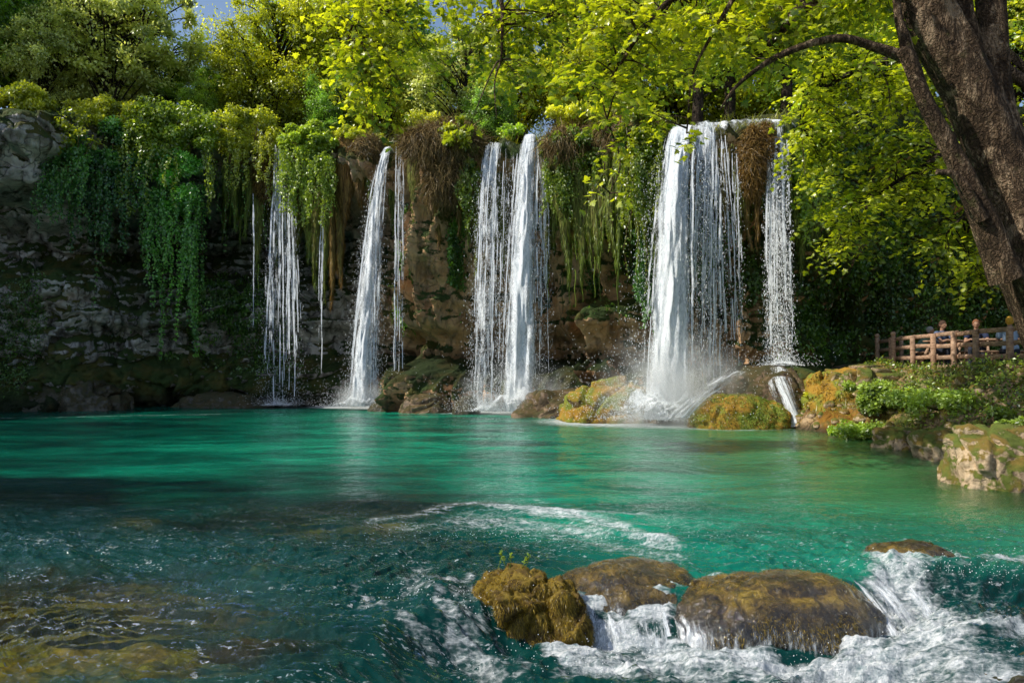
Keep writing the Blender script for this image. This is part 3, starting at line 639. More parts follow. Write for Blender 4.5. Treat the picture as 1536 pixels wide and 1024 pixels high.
def mist(par, c, rx, ry, rz):
    me = bpy.data.meshes.new('mist'); import bmesh
    b = bmesh.new(); bmesh.ops.create_icosphere(b, subdivisions=3, radius=1.0); b.to_mesh(me); b.free(); me.materials.append(M_mist)
    o = bpy.data.objects.new('mist', me); COL.objects.link(o); o.location = [float(v) for v in c]; o.scale = (rx, ry, rz)
    if par: par_loc = par.location; o.parent = par; o.location = [float(c[i]) - par_loc[i] for i in range(3)]
def fallthing(label, jets, group='waterfalls dropping from the cliff edge'):
    """jets: list of dicts"""
    o0 = jets[0]['j'].B; t = empty('waterfall', (o0[0], o0[1], 0.), label, 'waterfall', group)
    org = t.location
    m1 = MB(); m2 = MB(); m3 = MB(); sd_ = int(o0[0] * 7) + 40
    for q in jets:
        j = q['j']
        for L_ in range(q.get('layers', 2)):
            sheet(m1, j, q['d'], sd_ + L_ * 3, dy=L_ * .13 - .1, spread=q.get('sp', 1.) * (1 - .12 * L_), f1=q.get('f1', 1.), edge=q.get('edge', .55)); sd_ += 7
        if q.get('n', 0): strands(m2, j, q['n'], q.get('sw', .035), sd_, q.get('ssp', .92))
        if q.get('nd', 0): jet_drops(m3, j, int(q['nd'] * 2.0), q.get('dsp', 1.0), q.get('ds', .017) * .37)
        if q.get('sx'): splash(m3, j.B + np.array([0, -.2, 0]), q['sx'], q.get('sy', .7), int(q.get('ns', 1800) * 3), q.get('sh', .7), .0085); foam_mound(m1, j.B + np.array([0, -.1, 0]), q['sx'] * .95, q.get('sy', .7) * .9, q.get('fh', .35) * 1.25, sd_)
    m1.build('falling_sheet', M_fall, t, origin=org).location = (0, 0, 0)
    if m2.n: m2.build('water_strands', M_fall, t, origin=org).location = (0, 0, 0)
    if m3.n:
        dr = m3.build('water_drops', M_drop, t, smooth=False, origin=org); dr.location = (0, 0, 0); dr['kind'] = 'stuff'
    return t
def D_(core, fade=0., c0=0., w=.5):      # density law over the sheet
    return lambda U, V: core * np.exp(-((U - c0) / w) ** 2) + fade * (1 - V) - .1
t = fallthing('thin bluish veil at far left, falling in threads beside the leafy green tuft', [
    dict(j=Jet((421, 214), (418, 607), 14, 62, 27.6, 27.2), d=lambda U, V: .34 - .3 * sm(0, .9, V) + .2 * np.exp(-((U + .25) / .22) ** 2) , layers=2, n=16, nd=1000, sx=.9, sh=.4, fh=.06, ns=500, sw=.04),
    dict(j=Jet((434, 268), (443, 606), 6, 34, 27.4, 27.1), d=lambda U, V: .05 - .3 * V, layers=1, n=12, nd=500, sw=.04),
    dict(j=Jet((404, 360), (404, 606), 8, 18, 27.3, 27.1), d=lambda U, V: .15 - .5 * V, layers=1, n=6, nd=300, sw=.04)])
t = fallthing('single trickle dripping from moss into shade, left of the thin veil', [dict(j=Jet((380, 290), (379, 500), 4, 5, 27.2, 27.2), d=-.1, layers=1, n=4, nd=60, sw=.03)], 'thin trickles under the cliff edge')
t = fallthing('short trickle between the thin veil and the slanting waterfall', [dict(j=Jet((485, 300), (478, 560), 5, 9, 26.8, 26.8), d=-.2, layers=1, n=5, nd=110, sw=.03)], 'thin trickles under the cliff edge')
t = fallthing('slanting white waterfall, second large one from left, widening towards lower left', [
    dict(j=Jet((584, 222), (541, 608), 14, 46, 26.2, 25.7), d=lambda U, V: .35 + .3 * np.exp(-(U / .5) ** 2) + .05 * V, layers=3, n=30, nd=2600, sx=1.2, sh=.6, fh=.3, ns=1600),
    dict(j=Jet((570, 290), (548, 608), 10, 60, 26.0, 25.6), d=lambda U, V: .34 + .1 * V, layers=2, n=14, nd=900)])
mist(t, t.location + Vector((.1, -.2, .4)), 1.2, .7, .8)
t = fallthing('narrow broken trickle just right of the slanting waterfall', [dict(j=Jet((601, 216), (597, 600), 14, 16, 26.0, 25.8), d=lambda U, V: .3 - .55 * V, layers=2, n=10, nd=500, sw=.035)], 'thin trickles under the cliff edge')
t = fallthing('wide central waterfall of a lacy left veil and dense white right column', [
    dict(j=Jet((796, 204), (778, 616), 28, 66, 24.0, 23.4), d=lambda U, V: .45 + .3 * np.exp(-((U - .05) / .5) ** 2) + .05 * V, layers=3, n=40, nd=3000, sx=1.6, sh=.9, fh=.5, ns=2600),
    dict(j=Jet((740, 214), (724, 615), 28, 42, 24.1, 23.6), d=lambda U, V: .42 - .12 * V, layers=2, n=26, nd=2600, sx=.8, sh=.5, fh=.15, ns=900),
    dict(j=Jet((765, 212), (756, 600), 16, 20, 24.0, 23.7), d=lambda U, V: .1 - .1 * V, layers=1, n=6, nd=500),
    dict(j=Jet((812, 206), (818, 560), 10, 22, 23.9, 23.7), d=lambda U, V: .28 - .3 * V, layers=1, n=12, nd=700)])
mist(t, t.location + Vector((0, -.2, .6)), 2.3, .9, 1.4)
t = fallthing('largest and widest white waterfall, right of centre, crashing on boulders', [
    dict(j=Jet((1026, 190), (1000, 628), 44, 92, 20.9, 19.4), d=lambda U, V: .5 + .35 * np.exp(-((U + .2) / .6) ** 2), layers=3, n=44, nd=3200, sx=1.8, sh=1.4, fh=.7, ns=5000, sy=1.2, dsp=1.25),
    dict(j=Jet((1062, 188), (1050, 600), 44, 62, 20.8, 20.0), d=lambda U, V: .38 - .2 * V, layers=2, n=34, nd=2000, dsp=1.1),
    dict(j=Jet((1060, 182), (1085, 560), 56, 60, 20.8, 20.2), d=lambda U, V: .32 - .35 * V, layers=2, n=18, nd=800)])
mist(t, t.location + Vector((0.1, -.3, .7)), 2.3, 1.3, 2.2)
t = fallthing('thin trickle beside the brown hump, right of the largest waterfall', [dict(j=Jet((1101, 215), (1108, 500), 8, 10, 20.5, 20.3), d=-.1, layers=1, n=6, nd=200, sw=.03)], 'thin trickles under the cliff edge')
t = fallthing('rightmost waterfall, a narrow beaded curtain of drops landing on the sloping wet rock', [
    dict(j=Jet((1152, 188), (1157, 548), 7, 22, 20.6, 20.2), d=lambda U, V: .1 - .45 * V, layers=1, n=9, nd=1100, sw=.045, ds=.021),
    dict(j=Jet((1164, 180), (1170, 548), 12, 26, 20.6, 20.2), d=lambda U, V: .16 - .35 * V + .12 * np.sin(U * 7), layers=1, n=12, nd=2200, sw=.045, sx=.7, sh=.3, fh=.08, ns=500, ds=.021),
    dict(j=Jet((1173, 186), (1182, 548), 6, 14, 20.6, 20.2), d=lambda U, V: .1 - .5 * V, layers=1, n=6, nd=700, sw=.04, ds=.021)])
mist(t, t.location + Vector((0, -.1, .3)), .9, .6, .6)
# brink water sheet running along the top of the right-hand lip
mb = MB(); a_ = np.linspace(1000, 1192, 70); rows_ = []
for k_, (of, dz) in enumerate([(-2.5, .22), (-1.5, .16), (-.7, .12), (-.2, .08), (.05, .0), (.16, -.12), (.2, -.4)]):
    rows_.append(np.array([lip(a, of + .06 * math.sin(a * .4), 0) * [1, 1, 0] + [0, 0, P(1000, interp(a, [1000, 1040, 1110, 1192], [190, 182, 174, 170]), 20.8)[2] + dz - .1] for a in a_]))
Rw = np.array(rows_); dd = interp(np.arange(7), [0, 4, 5, 6], [.6, .55, .35, .05])[:, None] + .25 * fbm(np.stack([a_ / 8, 0 * a_, 0 * a_], -1), 3, 7)[None]
mb.add(Rw.reshape(-1, 3), grid_faces(7, 70), dd.ravel(), np.stack([Rw[..., 0], np.cumsum(np.full((7, 70), .4), 0), 0 * Rw[..., 0] + 3], -1).reshape(-1, 3))
tag(mb.build('brink_water', M_fall), kind='structure')

# ================================================================ BOULDERS
def ico(sub):
    import bmesh
    b = bmesh.new(); bmesh.ops.create_icosphere(b, subdivisions=sub, radius=1.0)
    V = np.array([v.co[:] for v in b.verts]); Fa = np.array([[v.index for v in f.verts] for f in b.faces]); b.free(); return V, Fa
ICO5 = ico(6); ICO4 = ico(5)
def boulder(name, label, c, r, seed, mat, group=None, cat='rock', rough=.18, blocky=.15, rz=0., sub=5, sq=.75, lay=None, fine=.05, parent=None, tv=.5):
    V, Fa = ICO5 if sub == 6 else ICO4
    d = V.copy(); d = np.sign(d) * np.abs(d) ** sq; r = np.asarray(r, float)
    m = min(r) if min(r) > 0 else .3; mean = r.mean()
    q = V * (r / mean) + seed * 3.1
    f1, f2, ci = worley(q * 1.6 + fbm(q, 2, seed)[..., None] * .4, seed)
    k = 1 + rough * fbm(q * 1.2, 4, seed) + blocky * (ci - .5) * np.clip((f2 - f1) * 6, 0, 1) - blocky * .6 * np.clip(.12 - (f2 - f1), 0, .12) / .12 + fine * fbm(q * 5, 4, seed + 3) + fine * .35 * fbm(q * 16, 3, seed + 4)
    d = d * k[:, None] * r
    ca, sa = math.cos(rz), math.sin(rz); d = np.stack([d[:, 0] * ca - d[:, 1] * sa, d[:, 0] * sa + d[:, 1] * ca, d[:, 2]], -1)
    mb = MB(); mb.add(d + np.asarray(c), Fa, tv); o = mb.build(name, mat, None, origin=np.asarray(c))
    if label: tag(o, label, cat, group)
    return o, d + np.asarray(c)
# moss fibres / wet hair hanging on a surface point set
def fibres(mb, p, nn, length, width, grav=.6, jit=.35, seg=4, t=None):
    n = len(p); d = nrm(nn * .8 + np.array([0, 0, -grav]) + R.normal(size=(n, 3)) * jit); length = np.broadcast_to(length, (n,))
    side = nrm(np.cross(d, nn + R.normal(size=(n, 3)) * .3)); c = p.copy(); V = []
    for k_ in range(seg + 1):
        f = k_ / seg; V.append(np.stack([c - side * (width * (1 - f * .85) / 2), c + side * (width * (1 - f * .85) / 2)], 1))
        c = c + d * (length / seg)[:, None]; d = nrm(d + np.array([0, 0, -grav * .55]) + R.normal(size=(n, 3)) * jit * .45)
    V = np.stack(V, 1).reshape(n, -1, 3); K = 2 * (seg + 1)
    b = np.arange(seg) * 2; fa = np.stack([b, b + 1, b + 3, b + 2], -1)
    Fa = (fa[None] + (np.arange(n) * K)[:, None, None]).reshape(-1, 4)
    tt_ = np.repeat(R.random(n) if t is None else t, K)
    mb.add(V.reshape(-1, 3), Fa, tt_)
def sample_surf(V, Fa, n, cond=None):
    a, b, c = V[Fa[:, 0]], V[Fa[:, 1]], V[Fa[:, 2]]; cr = np.cross(b - a, c - a); ar = np.linalg.norm(cr, axis=1); nn = cr / (ar[:, None] + 1e-12)
    w = ar.copy()
    if cond is not None: w = w * cond((a + b + c) / 3, nn)
    i = R.choice(len(Fa), n, p=w / w.sum()); r1 = np.sqrt(R.random(n))[:, None]; r2 = R.random(n)[:, None]
    return (1 - r1) * a[i] + r1 * (1 - r2) * b[i] + r1 * r2 * c[i], nn[i]
M_moss = leaf_mat('golden moss strands', (.03, .017, .003), (.42, .29, .025), tr=.3, gloss=.03, clump=9)
M_mossg = leaf_mat('green moss strands', (.04, .07, .01), (.3, .4, .06), tr=.3, gloss=.02, clump=5)
k = NT('wet algae rock'); p = k.pos(); nA = k.noise(p, 3.2, 7, .66, .7); nB = k.noise(k.pos((1, 1, .45)), 13, 7, .72, 1.0); nC = k.noise(p, 60, 5, .75); nD = k.noise(p, 1.7, 4, .6, .5)
c = k.ramp(nA, [(.32, (.02, .012, .005)), (.44, (.09, .055, .012)), (.55, (.27, .165, .02)), (.7, (.55, .36, .03))])
c = k.mix(k.rng(nB, .36, .6), k.mix(.8, c, (.004, .003, .002)), c)
c = k.mix(k.math('MULTIPLY', k.rng(nC, .55, .75), k.rng(nD, .4, .6)), c, (.55, .34, .04))
gz_ = k.n('SeparateXYZ', {0: k.n('NewGeometry').outputs['Position']}).outputs[2]
c = k.mix(k.rng(gz_, .09, -.14, 0, .88), c, (.006, .005, .003))
h = k.math('ADD', k.math('MULTIPLY', nB, 1.0), k.math('ADD', k.math('MULTIPLY', nC, .35), nA))
rr = k.rng(nB, .4, .62, .1, .32)
bpn = k.bump(h, 1.0, .05)
M_wetrock = k.done(k.bsdf(c, rr, bpn, .6, **{'Coat Weight': 1.0, 'Coat Roughness': .06, 'Coat Normal': k.bump(k.noise(k.pos((1, 1, .5)), 26, 4, .6), .8, .02)}))
M_mossrock = rock_mat('rock under golden moss', (.04, .028, .01), (.12, .08, .02), (.2, .13, .03), ((.3, .2, .018), (.13, .075, .008)), .95, .2, 4.2, .3)
M_darkrock = rock_mat('dark wet rock', (.012, .012, .009), (.04, .034, .02), (.09, .07, .035), ((.05, .05, .01), (.08, .06, .012)), .5, .8, 2.2, .5)
M_orock = rock_mat('tufa boulder with orange moss', (.07, .045, .02), (.2, .12, .05), (.32, .2, .09), ((.55, .3, .03), (.3, .34, .035)), .82, .1, 1.4, .4)
M_brock = rock_mat('brown tufa rock', (.05, .035, .02), (.16, .1, .055), (.25, .16, .09), ((.08, .07, .015), (.14, .09, .02)), .45, .4, 1.3, .4)
M_tan = rock_mat('sunlit tan limestone', (.16, .10, .05), (.44, .31, .18), (.6, .45, .3), ((.16, .2, .03), (.3, .2, .04)), .58, 0, 1.8, .5)

# -- foreground
k = NT('thin water film'); a_ = k.attr('a', 'Vector')
_p = k.n('Mapping', {0: a_, 3: (26, 3.2, 1)}).outputs[0]; n_ = k.noise(_p, 1, 5, .65, .8); n2_ = k.noise(k.n('Mapping', {0: a_, 3: (70, 14, 1)}).outputs[0], 1, 3, .6)
al_ = k.rng(k.math('ADD', k.math('ADD', n_, k.math('MULTIPLY', n2_, .5)), k.attr('t')), 1.02, 1.42)
nb_ = k.bump(k.math('ADD', n_, n2_), .7, .03)
_w = k.ms(.35, k.n('BsdfDiffuse', {0: (.85, .88, .9), 'Normal': nb_}).outputs[0], k.n('BsdfGlossy', {0: (1, 1, 1), 'Roughness': .15, 'Normal': nb_}).outputs[0])
M_film = k.done(k.ms(k.math('MULTIPLY', al_, .9), k.n('BsdfTransparent').outputs[0], _w))
def film(name_par, V, Fa, c, cond_t, off=.012, parent=None):
    """flowing water film hugging a boulder: copy of its faces pushed out, density from cond_t(points)"""
    cen = np.asarray(c); d = nrm(V - cen); P2 = V + d * off
    t_ = cond_t(P2); keep = (t_[Fa] > -.2).all(1) & (P2[Fa][:, :, 2].min(1) > -.5)
    Fk = Fa[keep]; u, inv = np.unique(Fk.ravel(), return_inverse=True)
    ang = np.arctan2(P2[u, 1] - cen[1], P2[u, 0] - cen[0]); rr = np.linalg.norm(P2[u, :2] - cen[:2], axis=1)
    A = np.stack([P2[u, 0] + (P2[u, 1] - cen[1]) * .15, -P2[u, 2] + (cen[1] - P2[u, 1]) * .6, 0 * ang], -1)
    mb = MB(); mb.add(P2[u], inv.reshape(-1, 3), t_[u], A); o = mb.build('water_film', M_film, None, origin=np.array(parent.location)); o.location = (0, 0, 0); o.parent = parent
ccC = np.array([1.80, 5.22, -.26]); oC, vC = boulder('boulder', 'large domed wet brown boulder, biggest of the foreground rocks, water streaming down its front', ccC, (.80, .5, .40), 3, M_wetrock, 'boulders in the foreground rapids', rough=.11, blocky=.05, sub=6, sq=.97, fine=.042)
ccB = np.array([.86, 5.52, -.24]); oB, vB = boulder('boulder', 'low flat wet boulder with orange algae between the mossy lump and the biggest boulder', ccB, (.64, .44, .38), 5, M_wetrock, 'boulders in the foreground rapids', rough=.12, blocky=.06, sub=6, sq=.95, fine=.035)
ccA = np.array([.06, 5.12, -.12]); oA, vA = boulder('boulder', 'shaggy golden moss covered rock standing highest, leftmost of the foreground boulders', ccA, (.30, .27, .30), 9, M_mossrock, 'boulders in the foreground rapids', rough=.34, blocky=.3, sub=6, sq=.7, fine=.12)
ccA2 = np.array([.345, 5.02, -.24]); oA2, vA2 = boulder('boulder', 'small dark mossy lump leaning on the right side of the shaggy golden rock', ccA2, (.15, .19, .34), 12, M_mossrock, 'boulders in the foreground rapids', rough=.3, blocky=.3, sub=5, sq=.75, fine=.1)
ccD = np.array([3.3, 6.15, -.17]); oD, vD = boulder('boulder', 'half drowned dark boulder with yellow moss crest, farthest right at the top of the rapids', ccD, (.46, .34, .27), 15, M_wetrock, 'boulders in the foreground rapids', rough=.12, blocky=.1, sub=5, fine=.05)
ccE = np.array([3.1, 4.6, -.40]); oE, vE = boulder('boulder', 'black slick rock under rushing water in the lower right corner', ccE, (.75, .34, .30), 18, M_darkrock, 'boulders in the foreground rapids', rough=.14, blocky=.12, sub=6, fine=.06)
Fi6, Fi5 = ICO5[1], ICO4[1]
film('f', vC, Fi6, ccC, lambda p: .06 + .3 * sm(-.0, -.24, p[:, 2]) + .2 * sm(1.4, 1.1, p[:, 0]) + .2 * fbm(p * 2.2, 3, 5) - .35 * sm(-.1, .05, p[:, 2]) - .8 * (p[:, 1] > 5.45), parent=oC)
film('f', vB, Fi6, ccB, lambda p: .0 + .38 * sm(.0, -.2, p[:, 2]) + .2 * fbm(p * 2.5, 3, 6) - .4 * sm(-.05, .06, p[:, 2]) - .8 * (p[:, 1] > 5.7), parent=oB)
film('f', vD, Fi5, ccD, lambda p: .1 + .3 * sm(.08, -.1, p[:, 2]) + .2 * fbm(p * 2.5, 3, 6) - .3 * sm(.0, .1, p[:, 2]), parent=oD)
film('f', vE, Fi6, ccE, lambda p: .0 + .25 * fbm(p * np.array([2, 2, 2]), 3, 16) + .1, parent=oE)
for (o, V, Fa, n, ln, ww, f_) in [(oA, vA, Fi6, 22000, .034, .0035, lambda c, nn: (c[:, 2] > -.2) * (nn[:, 2] > -.5) * (.3 + sm(-.3, .3, fbm(c * 9, 3, 2)))),
                           (oA2, vA2, Fi5, 9000, .034, .0035, lambda c, nn: (c[:, 2] > -.25) * (nn[:, 2] > -.4)),
                           (oB, vB, Fi6, 7000, .022, .003, lambda c, nn: (c[:, 2] > -.1) * (c[:, 2] < .14) * sm(0, .25, fbm(c * 4, 3, 3))),
                           (oC, vC, Fi6, 12000, .024, .003, lambda c, nn: (c[:, 2] > -.2) * (c[:, 2] < .12) * sm(.0, .25, fbm(c * 3, 3, 4)))]:
    p, nn = sample_surf(V, Fa, n, f_); mb = MB(); fibres(mb, p - nn * .004, nn, ln * R.uniform(.5, 1.4, n), ww, .7, .35)
    q = mb.build('moss', M_moss, None, origin=np.array(o.location)); q.location = (0, 0, 0); q.parent = o
# sprigs growing on the golden rock
M_plant = leaf_mat('bright bank plants', (.06, .12, .012), (.36, .5, .07), tr=.4)
for a in range(5):
    mb = MB(); b0 = np.array([-.05 + R.normal() * .09, 5.2 + R.normal() * .04, .17]); h_ = R.uniform(.07, .13); e_ = b0 + [R.normal() * .03, 0, h_]; tube(mb, [b0, (b0 + e_) / 2 + [.005, 0, 0], e_], [.003, .002, .001], 4, .3)
    n = 8; ff = R.uniform(.4, 1, (n, 1)); leaves(mb, b0 + (e_ - b0) * ff, rdir(n) + [0, 0, .6], rdir(n), .026, OV, .6)
    tag(mb.build('sprig', M_plant, origin=b0), 'tiny green sprig sprouting on top of the shaggy golden rock', 'plant', 'sprigs on the shaggy golden rock')
# white water pouring between the boulders
def pour(label, x0, x1, ytop, ybot, ztop, zbot, d, seed, bow=.1, layers=2, ysh=0.):
    mb = MB()
    for L_ in range(layers):
        u = np.linspace(0, 1, 50); v = np.linspace(0, 1, 36); U, V = np.meshgrid(u, v); xx = x0 + (x1 - x0) * U
        q = np.stack([xx, V, 0 * V + L_], -1)
        y = ytop + (ybot - ytop) * np.sqrt(V) - L_ * .03 + .05 * fbm(q * np.array([4, 2, 1]), 3, seed + L_) - bow * np.sin(U * 3.14) * V + ysh * U
        z = ztop + (zbot - ztop) * V ** 1.3 + .03 * fbm(q * np.array([5, 3, 1]), 3, seed + 4)
        e = np.minimum(U, 1 - U); t_ = d + .35 * V - .8 * sm(.12, 0, e) - .2 * sm(.2, 0, V)
        mb.add(np.stack([xx, y, z], -1).reshape(-1, 3), grid_faces(36, 50), t_.ravel(), np.stack([xx * 2.5, V * 1.2, 0 * V + seed], -1).reshape(-1, 3))
    n = 160; drops(mb, np.stack([R.uniform(x0, x1, n), ybot + R.normal(size=n) * .06, zbot + R.exponential(.05, n)], -1), .0035, 1.5)
    return tag(mb.build('cascade', M_fall, origin=((x0 + x1) / 2, ybot, zbot)), label, 'cascade', 'small cascades between the foreground boulders')
pour('small lacy cascade dropping between the flat boulder and the swirl below it', .46, 1.12, 5.22, 4.98, -.03, -.3, .14, 3)
pour('white torrent pouring past the right end of the biggest boulder', 2.4, 3.0, 5.62, 4.85, .02, -.3, .2, 6, bow=.15, ysh=.15)
pour('glassy sheet of water sliding over the black slick rock', 2.85, 4.6, 5.5, 4.3, .06, -.33, .0, 9, bow=.1, ysh=.05)
pour('narrow foaming chute left of the shaggy golden rock', -.60, -.2, 5.22, 4.8, .05, -.18, -.12, 12, bow=.05)
# spray over the rapids
mb = MB(); 
for (x, y, s_, n, z0) in [(.9, 4.85, .5, 700, -.28), (2.6, 4.9, .4, 700, -.25), (-.5, 5.0, .22, 350, 0.0), (1.6, 4.75, .7, 500, -.28), (3.2, 5.6, .4, 250, .05), (.3, 4.7, .4, 200, -.25), (.3, 6.8, .9, 260, 0.02)]:
    drops(mb, np.stack([x + R.normal(size=n) * s_, y + R.normal(size=n) * .12, z0 + R.exponential(.035, n)], -1), .0028 * R.uniform(.5, 1.5, n), 1.4)
tag(mb.build('spray', M_drop, smooth=False), 'fine white droplets thrown up over the foreground rapids', 'spray', kind='stuff')

# -- rocks at the foot of the cliff
def brk(label, px, pw, ptop, pbot, Y, ry, seed, mat, sub=6, **kw):
    c = G(px, pbot); c = np.array([X(px, Y), Y, 0]); zt_ = P(px, ptop, Y)[2]; rz_ = zt_ + .35
    return boulder('boulder', label, (c[0], Y, -.35 + 0.0), (pw / 2 * Y / F, ry, rz_), seed, mat, 'boulders along the foot of the falls', sub=sub, **kw)
oM, vM = brk('rounded boulder with green and orange moss standing in the pool below the beaded curtain', 1106, 158, 592, 637, 19.0, 1.0, 31, M_orock, rough=.10, blocky=.06, fine=.03)
oS, vS = brk('broad sloping wet brown rock behind the rounded mossy boulder', 1140, 150, 549, 640, 20.0, 1.3, 33, M_brock, rough=.14, blocky=.1, fine=.03)
oS2, vS2 = brk('steep orange mossy rock at the right edge of the pool, joining the bank', 1240, 110, 556, 645, 19.2, 1.5, 34, M_orock, rough=.18, blocky=.16, fine=.05)
oO, vO = brk('long orange brown mossy rock left of the largest waterfall', 915, 150, 576, 622, 20.6, 1.0, 37, M_orock, rough=.24, blocky=.25, fine=.07)
brk('dim tan ledge rock behind the long orange mossy rock', 850, 170, 582, 618, 22.6, 1.0, 38, M_brock, rough=.2, blocky=.2)
brk('small dark wet rock at the right foot of the central waterfall', 812, 50, 592, 617, 23.0, .6, 41, M_brock, sub=5)
brk('low brown rock dimly lit between the slanting and central waterfalls', 640, 90, 588, 613, 24.6, .9, 43, M_brock, rough=.18, blocky=.12)
brk('smooth shadowed rock hump left of the low brown rock', 590, 70, 592, 613, 25.4, .8, 44, M_darkrock, sub=5)
brk('wet dark stone splashed at the left foot of the central waterfall', 700, 44, 594, 616, 23.6, .5, 45, M_darkrock, sub=5)
brk('flat shadowed ledge stone left of the thin veil', 330, 150, 590, 609, 27.4, .9, 46, M_darkrock, sub=5)
brk('mossy shadowed boulder at the far left waterline', 80, 230, 565, 606, 26.0, 1.2, 47, M_darkrock, sub=6, blocky=.2)
brk('pale wet stone under the largest waterfall, left side', 1030, 120, 588, 632, 20.3, .9, 48, M_brock, sub=5)
V_, Fa_ = vM, Fi6
for (o, V, Fa, n, ln, mat, f_) in [(oM, vM, Fi6, 7000, .035, M_mossg, lambda c, nn: (c[:, 2] > 0) * (nn[:, 2] > -.3) * sm(-.1, .3, fbm(c * 1.5, 3, 2))), (oM, vM, Fi6, 5000, .035, M_moss, lambda c, nn: (c[:, 2] > 0) * (nn[:, 2] > -.3) * sm(.2, -.2, fbm(c * 1.5, 3, 2))),
                           (oO, vO, Fi6, 6000, .035, M_moss, lambda c, nn: (c[:, 2] > 0) * (nn[:, 2] > -.3) * sm(-.2, .3, fbm(c * 1.5, 3, 6))), (oS2, vS2, Fi6, 8000, .045, M_moss, lambda c, nn: (c[:, 2] > 0) * sm(-.2, .3, fbm(c * 1.2, 3, 6)))]:
    p, nn = sample_surf(V, Fa, n, f_); mb = MB(); fibres(mb, p, nn, ln * R.uniform(.5, 1.4, n), .02, .7, .4, 3)
    q = mb.build('moss', mat, None, origin=np.array(o.location)); q.location = (0, 0, 0); q.parent = o
# water sliding over the sloping rock, down to the pool
def slide(label, pts, w0, w1, d, seed):
    pts = catmull(pts, 14); m = len(pts); tg = nrm(np.gradient(pts, axis=0)); u = np.linspace(-1, 1, 14); s_ = np.concatenate([[0], np.cumsum(np.linalg.norm(np.diff(pts, axis=0), axis=1))])
    w = np.linspace(w0, w1, m)[:, None]; U = u[None] + 0 * w
    x = pts[:, None, 0] + U * w / 2 + .06 * fbm(np.stack([s_[:, None] * 1.5 + 0 * U, U, 0 * U], -1), 2, seed); y = pts[:, None, 1] + .12 * np.abs(U) + 0 * w; z = pts[:, None, 2] - .0 - .10 * U ** 2 + .03 * fbm(np.stack([s_[:, None] * 3 + 0 * U, U * 2, 0 * U], -1), 3, seed)
    t_ = d - .6 * np.abs(U) ** 2.5 + 0 * w
    mb = MB(); mb.add(np.stack([x, y, z], -1).reshape(-1, 3), grid_faces(m, 14), t_.ravel(), np.stack([U * w * 1.2, s_[:, None] + 0 * U, 0 * U + seed], -1).reshape(-1, 3))
    return tag(mb.build('cascade', M_fall, origin=pts[-1]), label, 'cascade', 'cascades sliding over the rocks at the foot of the falls')
slide('white cascade running down the groove between the rounded mossy boulder and the steep orange rock', [P(1165, 550, 19.6), P(1172, 572, 18.9), P(1184, 600, 18.6), P(1190, 622, 18.5), P(1192, 640, 18.3)], .85, .55, .55, 3)
slide('thin side stream joining the groove from the right', [P(1205, 553, 19.4), P(1200, 575, 18.7), P(1192, 602, 18.4)], .25, .2, .2, 5)
slide('white stream sliding off the sloping rock towards the largest waterfall', [P(1110, 556, 19.4), P(1085, 568, 18.8), P(1060, 586, 18.6), P(1035, 606, 18.4), P(1015, 626, 18.3)], .7, 1.2, .46, 7)
slide('veil of water over the stone at the left foot of the central waterfall', [P(722, 588, 23.0), P(704, 596, 22.9), P(690, 610, 22.7)], .4, .8, .2, 9)
slide('veil of water over the stone at the right foot of the central waterfall', [P(800, 586, 22.7), P(822, 592, 22.5), P(838, 612, 22.3)], .4, .6, .18, 11)
# ================================================================ VEGETATION
def bark_mat(name, c1, c2, c3, sc=1.0):
    k = NT(name); p = k.pos((1, 1, .28), obj=False); n = k.noise(p, 9 * sc, 7, .65, 1.2); n2 = k.noise(k.pos(), 2.2 * sc, 5, .6); v = k.vor(k.n('VectorMath', {0: k.pos((1, 1, .13)), 1: k.n('VectorMath', {0: k.n('TexNoise', {'Vector': k.pos(), 'Scale': 6.0, 'Detail': 5.0}).outputs[1], 3: .3}, operation='SCALE').outputs[0]}, operation='ADD').outputs[0], 15 * sc, 'DISTANCE_TO_EDGE')
    c = k.ramp(n, [(.32, c1), (.5, c2), (.68, c3)]); c = k.mix(k.rng(n2, .4, .65), c, tuple(x * .4 for x in c2)); c = k.mix(k.rng(v, 0, .16, .6, 0), c, (.01, .007, .005)); c = k.mix(k.rng(k.noise(k.pos((1, 1, .4)), 3.2 * sc, 6, .7, .8), .55, .64, 0, .55), c, tuple(min(1, x * 1.25) for x in c3))
    c = k.mix(k.rng(k.noise(k.pos(), 4.5 * sc, 5, .7), .58, .7, 0, .6), c, (.09, .09, .03))
    h = k.math('ADD', n, k.rng(v, 0, .25, 0, .5)); return k.done(k.bsdf(c, .9, k.bump(h, 1.0, .09 / sc), .15))
M_bark = bark_mat('plane tree bark', (.03, .019, .011), (.17, .11, .065), (.5, .36, .23))
M_bark2 = bark_mat('dark bark', (.02, .015, .01), (.07, .05, .035), (.14, .1, .07), .7)
M_root = leaf_mat('dry brown roots', (.035, .025, .01), (.36, .25, .10), (1.2, 1, .8), tr=.15, gloss=.02, clump=2)
M_rootg = leaf_mat('golden roots', (.06, .035, .01), (.36, .22, .06), (1.3, 1.1, .7), tr=.25, gloss=.02, clump=3)
M_y = leaf_mat('yellow green plane leaves', (.15, .25, .012), (.66, .66, .035), (1.4, 1.42, .4), tr=.55, clump=.7)
M_g = leaf_mat('mid green leaves', (.18, .34, .035), (.6, .74, .09), (1.8, 1.8, .5), tr=.5, clump=.6)
M_gy = leaf_mat('yellow green small leaves', (.34, .43, .03), (.84, .82, .08), (1.3, 1.3, .45), tr=.55, clump=.55)
M_dk = leaf_mat('dark green leaves', (.08, .18, .03), (.4, .6, .1), (1.8, 2.0, .7), tr=.4, clump=.6)
M_pale = leaf_mat('pale olive leaves', (.46, .55, .13), (.88, .9, .3), (1.3, 1.3, .7), tr=.4, clump=.8)
